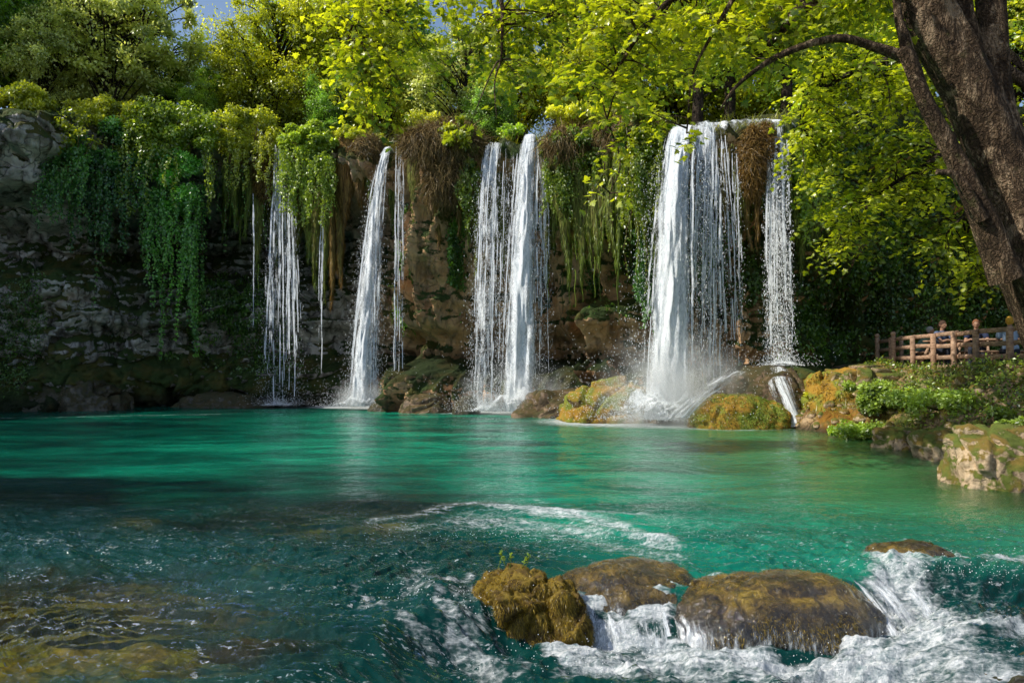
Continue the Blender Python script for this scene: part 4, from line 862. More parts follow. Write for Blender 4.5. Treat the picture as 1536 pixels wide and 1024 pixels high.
M_ivy = leaf_mat('ivy leaves', (.035, .15, .04), (.34, .66, .13), (1.6, 1.8, .6), tr=.45, clump=1.1)
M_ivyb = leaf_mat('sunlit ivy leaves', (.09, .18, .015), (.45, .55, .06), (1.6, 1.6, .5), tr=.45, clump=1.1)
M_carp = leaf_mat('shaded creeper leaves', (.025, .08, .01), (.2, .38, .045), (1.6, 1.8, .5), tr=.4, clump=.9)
k = NT('hanging moss'); p = k.pos((1, 1, .12)); n1 = k.noise(p, 16, 6, .7, .5); n2 = k.noise(k.pos(), 1.6, 4, .6)
c = k.mix(n2, k.ramp(n1, [(.35, (.02, .04, .008)), (.5, (.09, .16, .03)), (.66, (.24, .36, .07))]), k.ramp(n1, [(.35, (.03, .03, .008)), (.5, (.13, .14, .03)), (.66, (.3, .3, .07))]))
c = k.mix(k.attr('t'), c, k.ramp(n1, [(.35, (.05, .025, .01)), (.5, (.2, .11, .035)), (.66, (.36, .22, .07))]))
M_drape = k.done(k.bsdf(c, .85, k.bump(n1, 1.0, .08), .2))

def crown_pts(n, cen, rad, seed, hollow=.35):
    out = []
    while len(out) < n:
        v = R.uniform(-1, 1, 3); l = np.linalg.norm(v)
        if l > 1 or l < hollow: continue
        if vn((v * 1.7 + seed)[None], seed)[0] < -.25: continue
        out.append(cen + v * rad)
    return np.array(out)
def tree(name, h, rx, ncl, nlf, ls, mat, seed, bark=None, tmpl=RH, cz=.6, rz=.45, droop=0., clr=.26, tr=.02, up=.35):
    root = empty(name, (0, 0, 0)); mb = MB()
    tp = np.array([0, 0, -.4]) + np.array([[0, 0, 0], [R.normal() * .15, R.normal() * .15, h * .3], [R.normal() * .3, R.normal() * .3, h * .6], [R.normal() * .4, R.normal() * .4, h * .95]])
    tp = catmull(tp, 8); r0_ = max(.09, h * tr); tube(mb, tp, np.linspace(r0_, r0_ * .2, len(tp)), 9, rough=.15, seed=seed)
    C = crown_pts(ncl, np.array([0, 0, h * cz]), np.array([rx, rx, h * rz]), seed)
    for c in C:
        j = min(len(tp) - 1, int(np.clip((c[2] - .25 * h) / (h * .7), .1, .95) * len(tp) * .85)); a = tp[j]; m = (a + c) / 2 + [0, 0, .1 * h * R.random()]
        bp = catmull([a, m, c], 5); tube(mb, bp, np.linspace(r0_ * .35, .012, len(bp)), 5)
        for q in range(3):
            e = c + rdir(1)[0] * rx * clr * 1.2; tube(mb, [c, (c + e) / 2 + rdir(1)[0] * .08, e], [.016, .01, .005], 4, cap=False)
    mb.build('trunk', bark or M_bark2, root); mb = MB()
    per = nlf // ncl
    for c in C:
        r = rx * clr * R.uniform(.45, 1.25); v = rdir(per); rr = np.abs(R.normal(size=per)) ** .8 * .62; ax = rdir(1)[0] * [1, 1, .6] + [0, 0, .5]; v = v + ax * (v @ ax)[:, None] * .9
        off = v * rr[:, None] * np.array([r, r, r * .7]); off += .6 * r * fbm(v * 2.5 + c, 3, seed)[:, None] * v
        p_ = c + off; out = nrm(v + np.array([0, 0, .5]) + R.normal(size=(per, 3)) * .6)
        d = nrm(R.normal(size=(per, 3)) + v * .6 + np.array([0, 0, -droop - .3]))
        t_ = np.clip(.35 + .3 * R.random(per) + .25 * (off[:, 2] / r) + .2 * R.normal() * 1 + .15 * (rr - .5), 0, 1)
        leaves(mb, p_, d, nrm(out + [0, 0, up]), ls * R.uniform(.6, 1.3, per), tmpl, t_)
    mb.build('crown', mat, root, smooth=False); return root
def dup(root, loc, rz, sc, label, cat='tree', group=None, mat=None):
    r = root.copy(); COL.objects.link(r); r.location = [float(v) for v in loc]; r.rotation_euler = (0, 0, rz); r.scale = (sc,) * 3 if np.isscalar(sc) else sc
    for k_ in ('label', 'category', 'group'):
        if k_ in r: del r[k_]
    tag(r, label, cat, group)
    for ch in list(root.children):
        c = ch.copy(); COL.objects.link(c); c.parent = r
        if mat and ch.name.startswith('crown'):
            c.material_slots[0].link = 'OBJECT'; c.material_slots[0].material = mat
    return r
def back_pt(px, off):
    s = float(s_of_px(px)); x, y, a, b = wall_at(s); j = int(np.argmin(np.abs(ss - s))); Y = y + off
    xx = X(px, Y); return np.array([xx, Y, Hn[j] + .05 + .08 * off])
LS = .17
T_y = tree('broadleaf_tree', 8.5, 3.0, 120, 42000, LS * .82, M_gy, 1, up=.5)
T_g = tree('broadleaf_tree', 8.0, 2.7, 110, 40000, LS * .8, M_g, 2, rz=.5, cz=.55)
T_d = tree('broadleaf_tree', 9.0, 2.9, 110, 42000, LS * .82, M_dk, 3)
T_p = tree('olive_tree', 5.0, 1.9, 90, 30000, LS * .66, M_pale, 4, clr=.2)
pools = [('gy', T_y, M_gy), ('g', T_g, M_g), ('d', T_d, M_dk), ('p', T_p, M_pale)]
used = {}
def place(tp_, px, off, sc, rz, label, mat=None, cat='tree', group='trees on top of the cliff', dz=0., ptop=None):
    b = back_pt(px, off) + [0, 0, dz]
    if tp_ not in used:
        used[tp_] = 1; tp_.location = [float(v) for v in b]; tp_.rotation_euler = (0, 0, rz); tp_.scale = (sc,) * 3 if np.isscalar(sc) else sc; tag(tp_, label, cat, group)
        if mat:
            for ch in tp_.children:
                if ch.name.startswith('crown'): ch.material_slots[0].link = 'OBJECT'; ch.material_slots[0].material = mat
        return tp_
    return dup(tp_, b, rz, sc, label, cat, group, mat)
place(T_d, 20, 6, 1.15, .3, 'tall dark tree at the far upper left corner, blue sky showing through its crown')
place(T_d, -110, 3, 1.2, 1.2, 'dark leafy tree cut by the left edge of the photo')
place(T_d, 100, 9, 1.1, 2.2, 'green tree standing behind the two pale olive trees at left', M_g)
place(T_p, 150, 2.6, 1.3, 0, 'pale olive green feathery tree on the left cliff top')
place(T_p, 195, 4.5, 1.55, 1.7, 'taller pale olive tree behind the first one, topping out near the upper edge')
place(T_p, 60, 2.0, .85, 2.6, 'small pale tree at the left end of the cliff top')
place(T_g, 60, 4.2, .72, .4, 'yellow green tree low between the dark corner tree and the olive trees', M_gy)
place(T_g, 250, 5.0, .6, .9, 'dark green round tree under the patch of open sky', M_g)
place(T_y, 352, 4.6, .6, .2, 'bright yellow green tree with a pointed top at the right edge of the open sky')
place(T_y, 305, 2.8, .36, 2.1, 'low yellow green tree in front of the open sky', M_g)
place(T_y, 410, 3.6, .85, 1.0, 'large bright yellow green tree above the thin veil', M_gy)
place(T_d, 452, 6.5, .95, 2.0, 'dark green tree between the thin veil and the slanting waterfall', M_g)
place(T_y, 520, 5.0, 1.05, 2.4, 'tall yellow green tree above the slanting waterfall')
place(T_g, 505, 2.8, .48, 3.0, 'deep green young tree just left of the slanting waterfall', M_dk)
place(T_d, 600, 7, 1.0, 3.0, 'dark tree seen through the gap left of the feathery grey tree')
place(T_y, 570, 3.4, .6, 4.1, 'short yellow green tree leaning over the slanting waterfall')
place(T_p, 700, 3.0, .98, 1.0, 'feathery grey green tree above the brown root mat')
place(T_g, 765, 6.0, .8, 1.8, 'mid green tree behind the central waterfall')
place(T_d, 735, 2.2, .36, .8, 'dark little tree right behind the central waterfall edge', M_dk)
place(T_y, 860, 5.0, .95, 5.0, 'yellow tree right of the central waterfall')
place(T_g, 940, 7.0, 1.0, 2.6, 'mid green tree above the hanging moss drapes', M_gy)
place(T_y, 1010, 9.0, 1.0, 3.3, 'yellow green tree far behind the largest waterfall')
place(T_g, 1120, 9.5, 1.05, 4.4, 'green tree far behind the brink of the rightmost waterfall')
place(T_y, 1240, 4.5, .95, .7, 'green tree above the creeper covered wall', M_g)
place(T_g, 1330, 3.5, .95, 5.4, 'mid green tree at the right end of the cliff top')
place(T_d, 1420, 4.0, 1.0, 4.6, 'dark tree behind the leaning trunk', M_g)
place(T_d, 1530, 2.0, 1.0, 5.6, 'dark tree at the right edge of the cliff top')
place(T_y, 1600, 1.0, 1.0, 5.9, 'green tree cut by the right edge of the photo', M_gy)
for px, off, lb in [(1045, 2.6, 'slim dark tree trunk rising behind the largest waterfall'), (1094, 3.4, 'slim dark trunk between the largest and the rightmost waterfall'), (1180, 2.4, 'slim dark trunk at the right end of the brink')]:
    b = back_pt(px, off); t_ = empty('slim_tree', b, lb, 'tree', 'slim trunks behind the brink'); mb = MB()
    c = catmull([b - [0, 0, .3], b + [.1, 0, 2.2], b + [-.1, 0, 4.5], b + [.15, 0, 7.5]], 10); tube(mb, c - b, np.linspace(.2, .1, len(c)), 12, rough=.2, seed=int(px))
    for q in range(9):
        a = c[int(R.uniform(8, 28))] - b; e = a + [R.normal() * 1.0, R.normal() * .6, R.uniform(.3, 1.2)]; tube(mb, catmull([a, (a + e) / 2 + [0, 0, .2], e], 5), np.linspace(.05, .012, 11), 5)
    mb.build('trunk', M_bark2, t_); mb = MB(); n = 5000; cc = c[14:][R.integers(0, len(c) - 14, n)] - b
    leaves(mb, cc + R.normal(size=(n, 3)) * [.8, .6, .7], rdir(n), nrm(rdir(n) + [0, 0, .6]), .15 * R.uniform(.6, 1.2, n), RH, R.random(n)); mb.build('crown', M_g, t_, smooth=False)
# shade trees on the left shoulder of the gorge (out of view, added to cast shade on the left wall)
for i_, (x, y, sc, tp_, lb) in enumerate([(-33, 19, .7, T_d, 'unseen dark tree on the shoulder of the left cliff'), (-37, 14, .7, T_d, ''), (-33, 24, .8, T_d, ''), (-34, 9, .7, T_g, ''), (-36, 30, 1.0, T_d, '')]):
    dup(tp_, (x, y, 10.4), i_ * 1.3, sc, lb or ['', 'unseen dark tree further forward on the left shoulder', 'unseen dark tree set back on the left shoulder', 'unseen mid green tree nearest on the left shoulder', 'unseen tall dark tree far behind the left shoulder'][i_], 'tree', 'trees on top of the cliff')

# ---------------- bushes and leaf masses on the lip
def clumps(mb, cs, per, ls, tmpl, tb=.5, droop=.3, flat=.75, tj=.25):
    for (c, r) in cs:
        n = int(per); v = rdir(n); rr = R.random(n) ** .45; r3 = np.asarray(r) * np.ones(3)
        off = v * rr[:, None] * r3; out = nrm(v + np.array([0, -.3, .7]) + R.normal(size=(n, 3)) * .5); d = nrm(R.normal(size=(n, 3)) * .8 + v * .4 + [0, 0, -droop])
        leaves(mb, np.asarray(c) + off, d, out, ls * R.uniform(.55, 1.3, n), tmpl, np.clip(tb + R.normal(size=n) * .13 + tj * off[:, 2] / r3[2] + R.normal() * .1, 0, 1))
def shrub(name, label, px, py, wpx_, hpx, Y, ncl, per, ls, mat, tmpl=OV, cat='bush', group=None, stems=8, droop=.3, tb=.5, hang=0, depth=.5):
    c = P(px, py, Y); w = wpx_ * Y / F / 2; h = hpx * Y / F / 2; t_ = empty(name, c + [0, 0, -h], label, cat, group); org = np.array(t_.location)
    cs = []
    for i in range(ncl):
        a = R.uniform(-1, 1, 3); 
        while np.linalg.norm(a) > 1: a = R.uniform(-1, 1, 3)
        cs.append((np.array([a[0] * w, a[1] * depth, a[2] * h]) + [0, 0, h], max(w, h) * R.uniform(.16, .3) * np.array([1, .8, .8])))
    mb = MB(); clumps(mb, cs, per, ls, tmpl, tb, droop)
    # hanging fringe
    for i in range(hang):
        x = R.uniform(-w, w); y = R.uniform(-depth, .2 * depth) - .1; z0 = R.uniform(.0, h); ln = R.uniform(.5, 2.2) * h; n = int(ln / (ls * .33)); f = np.linspace(0, 1, n)
        pp = np.stack([x + .06 * np.sin(f * 7 + i) + .1 * f * R.normal(), y + 0 * f - .1 * f, z0 - f * ln], -1); pp = np.repeat(pp, 2, 0) + R.normal(size=(2 * n, 3)) * ls * .35
        leaves(mb, pp, nrm(R.normal(size=pp.shape) * .6 + [0, 0, -.9]), nrm(R.normal(size=pp.shape) * .5 + [0, -.7, .4]), ls * R.uniform(.5, 1.1, len(pp)), tmpl, np.clip(tb - .1 + R.normal(size=len(pp)) * .15, 0, 1))
    mb.build('foliage', mat, t_, smooth=False); mb = MB()
    for i in range(stems):
        e = cs[i % ncl][0]; b = np.array([e[0] * .3 + R.normal() * w * .15, .2, .0]); tube(mb, catmull([b, (b + e) / 2 + rdir(1)[0] * w * .12, e], 6), np.linspace(.03, .006, 13), 5)
    mb.build('stems', M_root, t_); return t_
def lipY(px): return float(wall_at(float(s_of_px(px)))[1])
shrub('bush', 'sparse yellow leaved shrub on the rock edge at far left', 105, 200, 80, 90, lipY(105) - .7, 14, 60, .13, M_y, stems=14, tb=.5)
shrub('bush', 'bright bushy shrub crowning the pale limestone under the olive trees', 150, 165, 120, 50, lipY(150) - .1, 20, 260, .11, M_gy)
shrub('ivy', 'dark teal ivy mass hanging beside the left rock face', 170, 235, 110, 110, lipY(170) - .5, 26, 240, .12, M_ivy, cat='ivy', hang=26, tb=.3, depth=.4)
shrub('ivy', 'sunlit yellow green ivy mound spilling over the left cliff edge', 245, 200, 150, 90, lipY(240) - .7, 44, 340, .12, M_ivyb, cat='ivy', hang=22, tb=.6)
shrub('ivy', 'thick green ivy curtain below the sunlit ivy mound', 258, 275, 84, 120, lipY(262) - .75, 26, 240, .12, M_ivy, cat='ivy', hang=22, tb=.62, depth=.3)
shrub('bush', 'tangled pale shrub with bare twigs left of the thin veil', 365, 200, 110, 90, lipY(365) - .6, 34, 260, .10, M_gy, stems=40, hang=20, tb=.45)
shrub('bush', 'bright green leafy tuft hanging over the lip right of the thin veil', 463, 222, 82, 84, lipY(463) - .9, 34, 420, .11, M_ivyb, hang=60, tb=.72, depth=.4)
shrub('bush', 'low shrub with yellow grass between the leafy tuft and the slanting waterfall', 535, 203, 80, 22, lipY(535) - .2, 14, 120, .09, M_gy)
shrub('bush', 'yellow leaved sprigs over the brown root mat', 690, 208, 70, 60, lipY(690) - 1.0, 16, 90, .13, M_y, stems=14)
shrub('bush', 'green shrub edge behind the brown root mat', 640, 180, 90, 20, lipY(640) + .2, 14, 130, .09, M_gy)
shrub('bush', 'leafy fringe over the top of the central waterfall', 770, 196, 60, 22, lipY(770) + .6, 10, 120, .1, M_g)
shrub('bush', 'grassy yellow bush right of the central waterfall top', 870, 178, 110, 40, lipY(870) + .1, 26, 260, .10, M_gy, tb=.6)
shrub('bush', 'tangled ivy and twigs over the long moss drapes', 870, 222, 100, 56, lipY(870) - .5, 24, 150, .10, M_ivyb, hang=12, stems=50, tb=.4)
shrub('bush', 'yellow orange bush left of the largest waterfall', 960, 215, 80, 90, lipY(960) - .5, 28, 200, .12, M_y, hang=24, stems=24, tb=.45)
shrub('bush', 'shaded creeper hanging left of the largest waterfall', 968, 290, 30, 140, lipY(950) + .4, 16, 200, .11, M_ivy, hang=50, tb=.4)
shrub('bush', 'green bush at the right end of the brink', 1215, 210, 70, 110, lipY(1215) - .7, 30, 300, .12, M_g, hang=30, tb=.6)

shrub('bush', 'shaggy green bush at the far left edge of the cliff top', 25, 150, 110, 46, lipY(40) - .2, 24, 260, .11, M_gy, hang=14, tb=.5)
shrub('ivy', 'ragged ivy draping over the right part of the pale left rock', 95, 225, 70, 80, lipY(100) - .7, 18, 170, .11, M_ivy, cat='ivy', hang=34, tb=.45, depth=.3)
shrub('ivy', 'green ivy shawl hanging just right of the central waterfall', 838, 235, 50, 70, lipY(838) - .55, 18, 200, .10, M_ivyb, cat='ivy', hang=34, tb=.5, depth=.25)
shrub('ivy', 'short ivy fringe hanging between the big root mat and the central waterfall', 706, 245, 30, 70, lipY(706) - .5, 12, 160, .10, M_ivyb, cat='ivy', hang=22, tb=.5, depth=.2)
shrub('ivy', 'ivy fringe spilling left of the largest waterfall', 975, 225, 50, 80, lipY(975) - .45, 18, 200, .10, M_ivyb, cat='ivy', hang=36, tb=.5, depth=.25)
# ---------------- brown root mats
def mop(label, px, py, wpx_, hpx, Y, n, ln, mat, dep=.55, name='root_mat', wd=.018):
    c = P(px, py, Y); w = wpx_ * Y / F / 2; h = hpx * Y / F / 2; V = rdir(n); V = V * [w, dep, h]; V[:, 1] = -np.abs(V[:, 1]); V[:, 2] = V[:, 2] * .9
    q = 1 + .25 * fbm(V * 2, 3, 5)[:, None]; mb = MB(); nn = nrm(V / [w, dep, h])
    Vi, Fa = ICO4; 
    s_ = Vi * [w * .9, dep * .85, h * .9] * (1 + .22 * fbm(Vi * 2.5, 4, int(px)))[:, None]; m2 = MB(); m2.add(s_, Fa, .6)
    t_ = empty(name, c, label, 'root mat', 'matted hanging roots'); 
    a = m2.build('mound', M_drape, t_)
    fibres(mb, V * q, nn, ln * R.uniform(.4, 1.5, n), wd, .55, .75, 6); mb.build('roots', mat, t_); return t_
mop('big shaggy brown root mat between the slanting and central waterfalls', 665, 215, 118, 62, lipY(665) - .6, 5200, .65, M_root)
mop('lower tail of matted brown roots under the big shaggy mat', 668, 268, 56, 70, lipY(665) - .7, 2600, .6, M_root, .35)
mop('small brown root clump hugging the left edge of the slanting waterfall', 552, 225, 46, 46, lipY(552) - .4, 1400, .4, M_root, .35)
mop('tangled twiggy root mat above the long moss drapes', 858, 215, 80, 50, lipY(858) - .4, 2200, .6, M_root, .4)
mop('reddish root mat between the moss drapes and the largest waterfall', 945, 195, 84, 38, lipY(945) - .3, 2200, .5, M_root, .4)
mop('orange mossy hump splitting the two right-hand waterfalls', 1128, 245, 34, 120, lipY(1128) - .25, 3600, .3, M_rootg, .4)
mop('small golden clump at the lip of the rightmost waterfall', 1146, 225, 20, 80, lipY(1146) - .3, 1600, .3, M_rootg, .3)
mop('green brown hump left of the thin veil', 398, 262, 30, 90, lipY(398) - .3, 1500, .35, M_rootg, .3)

# ---------------- moss drapes (stalactite-like) hanging below the lip
def drape(px, pt, pb, hw, Y, brown=.1, tail=0, label='', grp='moss drapes'):
    top = P(px, pt, Y); bot = P(px, pb, Y); hgt = top[2] - bot[2]; w = hw * Y / F
    t_ = empty('moss_drape', top, label, 'moss', grp); mb = MB()
    m, n = 40, 28; v = np.linspace(0, 1, m); a = np.linspace(0, 2 * np.pi, n, endpoint=False); Vv, A = np.meshgrid(v, a, indexing='ij')
    prof = (1 - Vv ** 1.7) * (1 + .25 * np.sin(Vv * 5 + px)) * (.75 + .5 * Vv * (1 - Vv)) + .02; sd_ = int(px) % 97
    q = np.stack([np.cos(A) * 2.2, np.sin(A) * 2.2 + sd_, Vv * hgt * .5], -1); rr = w * prof * (1 + .5 * fbm(q, 4, sd_))
    x = rr * np.cos(A) + .12 * fbm(np.stack([Vv * 2, 0 * Vv + sd_, 0 * Vv], -1), 2, 3); y = rr * .75 * np.sin(A) + .25 * (1 - Vv); z = -Vv * hgt * (1 + .0 * A) + .06 * hgt * fbm(q * 1.5, 2, sd_ + 1) * (1 - Vv)
    V = np.stack([x, y, z], -1).reshape(-1, 3); Fa = grid_faces(m, n, True); mb.add(V, Fa, brown); mb.build('moss_core', M_drape, t_)
    ns = int(90 + 420 * w * hgt); i = R.integers(0, len(V), ns); nn = nrm(np.stack([np.cos(A.ravel()[i]), np.sin(A.ravel()[i]), 0 * i], -1)); mb = MB()
    fibres(mb, V[i] * [1.05, 1.05, 1], nn, np.minimum(.24, hgt * .2) * R.uniform(.4, 1.4, ns), .018, 1.9, .25, 4, np.clip(R.random(ns) * .8 + brown * .2, 0, 1))
    if tail:
        for q_ in range(2 if hw > 6 else 1):
            xo = R.normal() * w * .25; L_ = tail * Y / F * R.uniform(.7, 1.1); zz = np.linspace(0, 1, 14)
            pts = np.stack([x[-1].mean() + xo + .02 * np.sin(zz * 9), 0 * zz + y[-4].mean(), -hgt * .93 - zz * L_], -1); tube(mb, pts, np.linspace(.016, .006, 14) * (1 + .5 * R.random(14)), 5, R.random())
    mb.build('moss_fringe', M_rootg if brown > .5 else M_mossg, t_)
DR = [('left of the thin veil', [(352, 235, 330, 9, .2, 0), (372, 240, 345, 8, .1, 20), (388, 250, 400, 9, .3, 40), (340, 230, 300, 6, .1, 0)]),
      ('behind the thin veil', [(430, 235, 345, 12, .5, 0), (446, 265, 400, 10, .4, 30), (415, 300, 390, 8, .3, 0)]),
      ('below the bright leafy tuft', [(462, 255, 380, 11, .3, 20), (476, 260, 420, 9, .4, 30), (490, 250, 440, 8, .3, 0), (500, 280, 450, 7, .8, 0)]),
      ('left of the slanting waterfall', [(520, 215, 330, 16, .95, 0), (538, 225, 300, 14, .9, 0), (555, 230, 300, 9, .3, 0), (512, 300, 420, 9, .6, 0)]),
      ('inside the slanting waterfall', [(590, 235, 340, 6, .1, 0)]),
      ('below the big root mat', [(622, 250, 345, 8, .3, 20), (640, 270, 355, 9, .5, 25), (656, 290, 360, 8, .6, 10), (700, 240, 350, 12, .35, 30), (712, 300, 400, 6, .4, 0), (685, 290, 340, 7, .6, 0)]),
      ('inside the central waterfall', [(752, 240, 400, 10, .3, 0), (775, 250, 420, 9, .6, 0), (740, 260, 360, 7, .3, 0)]),
      ('between the central and the largest waterfall', [(822, 235, 400, 7, .4, 40), (834, 250, 345, 8, .3, 0), (850, 250, 400, 15, .3, 60), (874, 250, 395, 14, .3, 55), (897, 240, 375, 11, .3, 80), (914, 240, 340, 8, .2, 0), (931, 235, 380, 8, .05, 90), (956, 250, 370, 6, .2, 50), (943, 240, 330, 7, .1, 0), (970, 250, 350, 8, .2, 0), (862, 250, 350, 9, .3, 30), (885, 250, 360, 8, .2, 40), (905, 245, 350, 8, .4, 0), (922, 240, 370, 8, .2, 30), (985, 240, 400, 7, .2, 30)]),
      ('between the largest and the rightmost waterfall', [(1090, 235, 330, 11, .6, 0), (1104, 230, 350, 9, .5, 40), (1120, 260, 360, 10, .7, 0), (1138, 240, 345, 8, .9, 50)]),
      ('right of the rightmost waterfall', [(1184, 200, 320, 11, .15, 0), (1196, 205, 345, 12, .2, 20), (1212, 220, 330, 10, .3, 20), (1230, 230, 345, 11, .5, 0), (1248, 235, 320, 9, .5, 30), (1200, 290, 400, 9, .1, 0), (1225, 300, 390, 9, .1, 0)])]
for where, lst in DR:
    for (px, pt, pb, hw, br, tail) in lst:
        drape(px, pt - 14, pb + (22 if 815 < px < 990 else 8), hw * 1.3, lipY(px) + (-.35 if 'inside' not in where and 'behind' not in where else .45), br, tail, ('tapering green and brown moss drape hanging ' + where), 'moss drapes ' + where)
# filler drapes further back on the same lip: darker
for where, a, b, n in [('in the dark behind the central drapes', 820, 985, 12), ('in the shadow behind the thin veil', 330, 510, 12), ('in the shadow right of the beaded curtain', 1185, 1250, 7), ('in the shadow beneath the root mats', 610, 710, 7)]:
    for px in np.linspace(a, b, n) + R.normal(size=n) * 4:
        pt = interp(px, HP, HY) + 30; drape(float(px), pt, pt + R.uniform(70, 190), R.uniform(6, 11), lipY(px) + R.uniform(.6, 1.4), R.uniform(0, .5), 0, 'dim moss drape hanging ' + where, 'moss drapes ' + where)

# ---------------- vines
def vine(px, pt, pb, Y, dens, ls, mat, label, grp, wob=.12, wid=.1, tb=.5):
    a = P(px, pt, Y); b = P(px, pb, Y); L_ = a[2] - b[2]; m = 30; v = np.linspace(0, 1, m); t_ = empty('vine', a, label, 'vine', grp)
    pts = np.stack([wob * fbm(np.stack([v * L_ * .7, 0 * v + px, 0 * v], -1), 3, int(px)), .1 * fbm(np.stack([v * L_ * .7, 0 * v + px + 9, 0 * v], -1), 3, 4), -v * L_], -1); mb = MB(); tube(mb, pts, np.linspace(.018, .006, m), 5, .3); mb.build('stem', M_root, t_)
    n = int(L_ * dens); f = R.random(n) ** 1.1; i = (f * (m - 1)).astype(int); pp = pts[i] + R.normal(size=(n, 3)) * wid * (.55 + .6 * vn(np.stack([f * L_ * 1.6, 0 * f + px, 0 * f], -1), 8))[:, None] * (1 - .5 * f)[:, None]
    mb = MB(); leaves(mb, pp, nrm(R.normal(size=pp.shape) * .6 + [0, 0, -.8]), nrm(R.normal(size=pp.shape) * .5 + [-.3, -.6, .4]), ls * R.uniform(.5, 1.2, n), OV, np.clip(tb + R.normal(size=n) * .18, 0, 1)); mb.build('foliage', mat, t_, smooth=False)
for (px, pt, pb, dn, wd, tb) in [(145, 230, 480, 40, .05, .35), (152, 260, 400, 50, .07, .3), (108, 250, 365, 50, .06, .4), (190, 280, 380, 80, .12, .25), (215, 280, 392, 90, .08, .45), (228, 290, 380, 120, .1, .6), (244, 300, 545, 130, .13, .5), (256, 290, 460, 100, .09, .75), (267, 300, 515, 80, .07, .8),
                             (275, 300, 455, 100, .1, .7), (284, 290, 500, 60, .06, .5), (297, 290, 540, 190, .14, .55), (304, 280, 440, 100, .1, .4), (238, 330, 420, 150, .1, .6), (292, 350, 500, 160, .1, .5), (316, 240, 330, 60, .08, .4)]:
    vine(px, pt, pb, lipY(px) - .5, dn, .1, M_ivy, 'long leafy ivy strand trailing down in front of the dark left recess', 'ivy strands trailing over the left recess', tb=tb, wid=wd)
for (px, pt, pb) in [(330, 240, 335), (345, 240, 320), (338, 250, 380), (358, 250, 350), (395, 300, 370)]:
    vine(px, pt, pb, lipY(px) - .4, 35, .08, M_ivy, 'thin bare tendril with few leaves left of the thin veil', 'thin tendrils left of the thin veil', wob=.35, wid=.06, tb=.5)
for (px, pt, pb) in [(838, 230, 330), (862, 240, 310), (884, 250, 330), (905, 240, 380), (925, 250, 340), (945, 240, 420), (962, 250, 450), (978, 250, 330)]:
    vine(px, pt, pb, lipY(px) - .5, 30, .085, M_ivyb, 'leafy tendril dangling over the moss drapes between the central and largest waterfalls', 'tendrils over the central moss drapes', wob=.3, wid=.07, tb=.45)

# ---------------- creeper carpets on the rock (nobody could count them)
GPX, GPY = pxg[:210], pyg[:210]
def carpet(name, label, dens_fn, n, ls, mat, off=.12, tmpl=OV, tb=.4, bulge=.3):
    w = dens_fn(GPX, GPY); dA = np.linalg.norm(np.cross(gs, gz), axis=-1); w = np.clip(w, 0, 1) * dA
    w = w.ravel(); i = R.choice(len(w), n, p=w / w.sum()); p_ = CG[:210].reshape(-1, 3)[i]; nn = CN.reshape(-1, 3)[i]
    q = p_ * [1.6, 1.6, .55]; bg_ = fbm(q, 3, 31); p2 = p_ + nn * (off + bulge * np.clip(bg_ + .3, 0, 1))[:, None] + R.normal(size=p_.shape) * .05
    mb = MB(); leaves(mb, p2, nrm(R.normal(size=p2.shape) * .55 + [0, 0, -.8]), nrm(R.normal(size=p2.shape) * .45 + nn + [0, 0, .35]), ls * R.uniform(.5, 1.3, n), tmpl, np.clip(tb + R.normal(size=n) * .15 + .35 * bg_, 0, 1))
    tag(mb.build(name, mat, smooth=False), label, 'creeper', kind='stuff')
nz_ = fbm(CG[:210] * [.7, .7, .35], 4, 301)
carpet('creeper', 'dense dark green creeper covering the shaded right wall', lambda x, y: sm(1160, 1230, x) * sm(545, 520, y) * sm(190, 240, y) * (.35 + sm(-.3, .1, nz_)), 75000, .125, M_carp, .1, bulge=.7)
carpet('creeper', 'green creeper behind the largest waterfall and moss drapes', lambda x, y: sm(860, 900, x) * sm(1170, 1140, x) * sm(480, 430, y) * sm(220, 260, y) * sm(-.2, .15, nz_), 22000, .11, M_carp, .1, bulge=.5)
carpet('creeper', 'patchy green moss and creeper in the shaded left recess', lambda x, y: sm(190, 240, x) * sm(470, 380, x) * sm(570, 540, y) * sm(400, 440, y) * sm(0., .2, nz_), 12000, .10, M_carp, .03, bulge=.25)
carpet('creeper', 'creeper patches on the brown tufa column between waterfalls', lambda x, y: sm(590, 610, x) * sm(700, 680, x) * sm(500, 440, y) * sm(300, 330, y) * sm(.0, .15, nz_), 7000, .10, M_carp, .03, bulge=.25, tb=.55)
carpet('creeper', 'mossy growth on the ledges of the left rock face', lambda x, y: sm(200, 120, x) * sm(-80, -30, x) * sm(350, 400, y) * sm(600, 560, y) * sm(.05, .25, nz_), 8000, .08, M_carp, .0, bulge=.12, tb=.35)
# grass along the lip
mb = MB(); n = 26000; px_ = R.uniform(100, 1500, n); w = (1 - notch(px_)) * (.3 + .7 * sm(0, .2, vn(np.stack([px_ / 30, 0 * px_, 0 * px_], -1), 3))); px_ = px_[R.random(n) < w]; n = len(px_)
s_ = s_of_px(px_); xw, yw, a_, b_ = wall_at(s_); of = R.uniform(-1.2, .25, n); jj = np.searchsorted(ss, s_).clip(0, NC - 1); base = np.stack([xw + a_ * of, yw + b_ * of, Hn[jj] + .05 * np.abs(of)], -1)
d_ = nrm(np.stack([a_ * .5, b_ * .5, 0 * a_ + 1.1], -1) + R.normal(size=(n, 3)) * .35); fibres(mb, base, d_, R.uniform(.15, .5, n), .022, .35, .15, 4)
M_grass = leaf_mat('grass blades', (.05, .08, .01), (.35, .38, .06), tr=.45, clump=1.0)
tag(mb.build('grass', M_grass), 'yellow green grass fringe along the cliff edge', 'grass', kind='stuff')

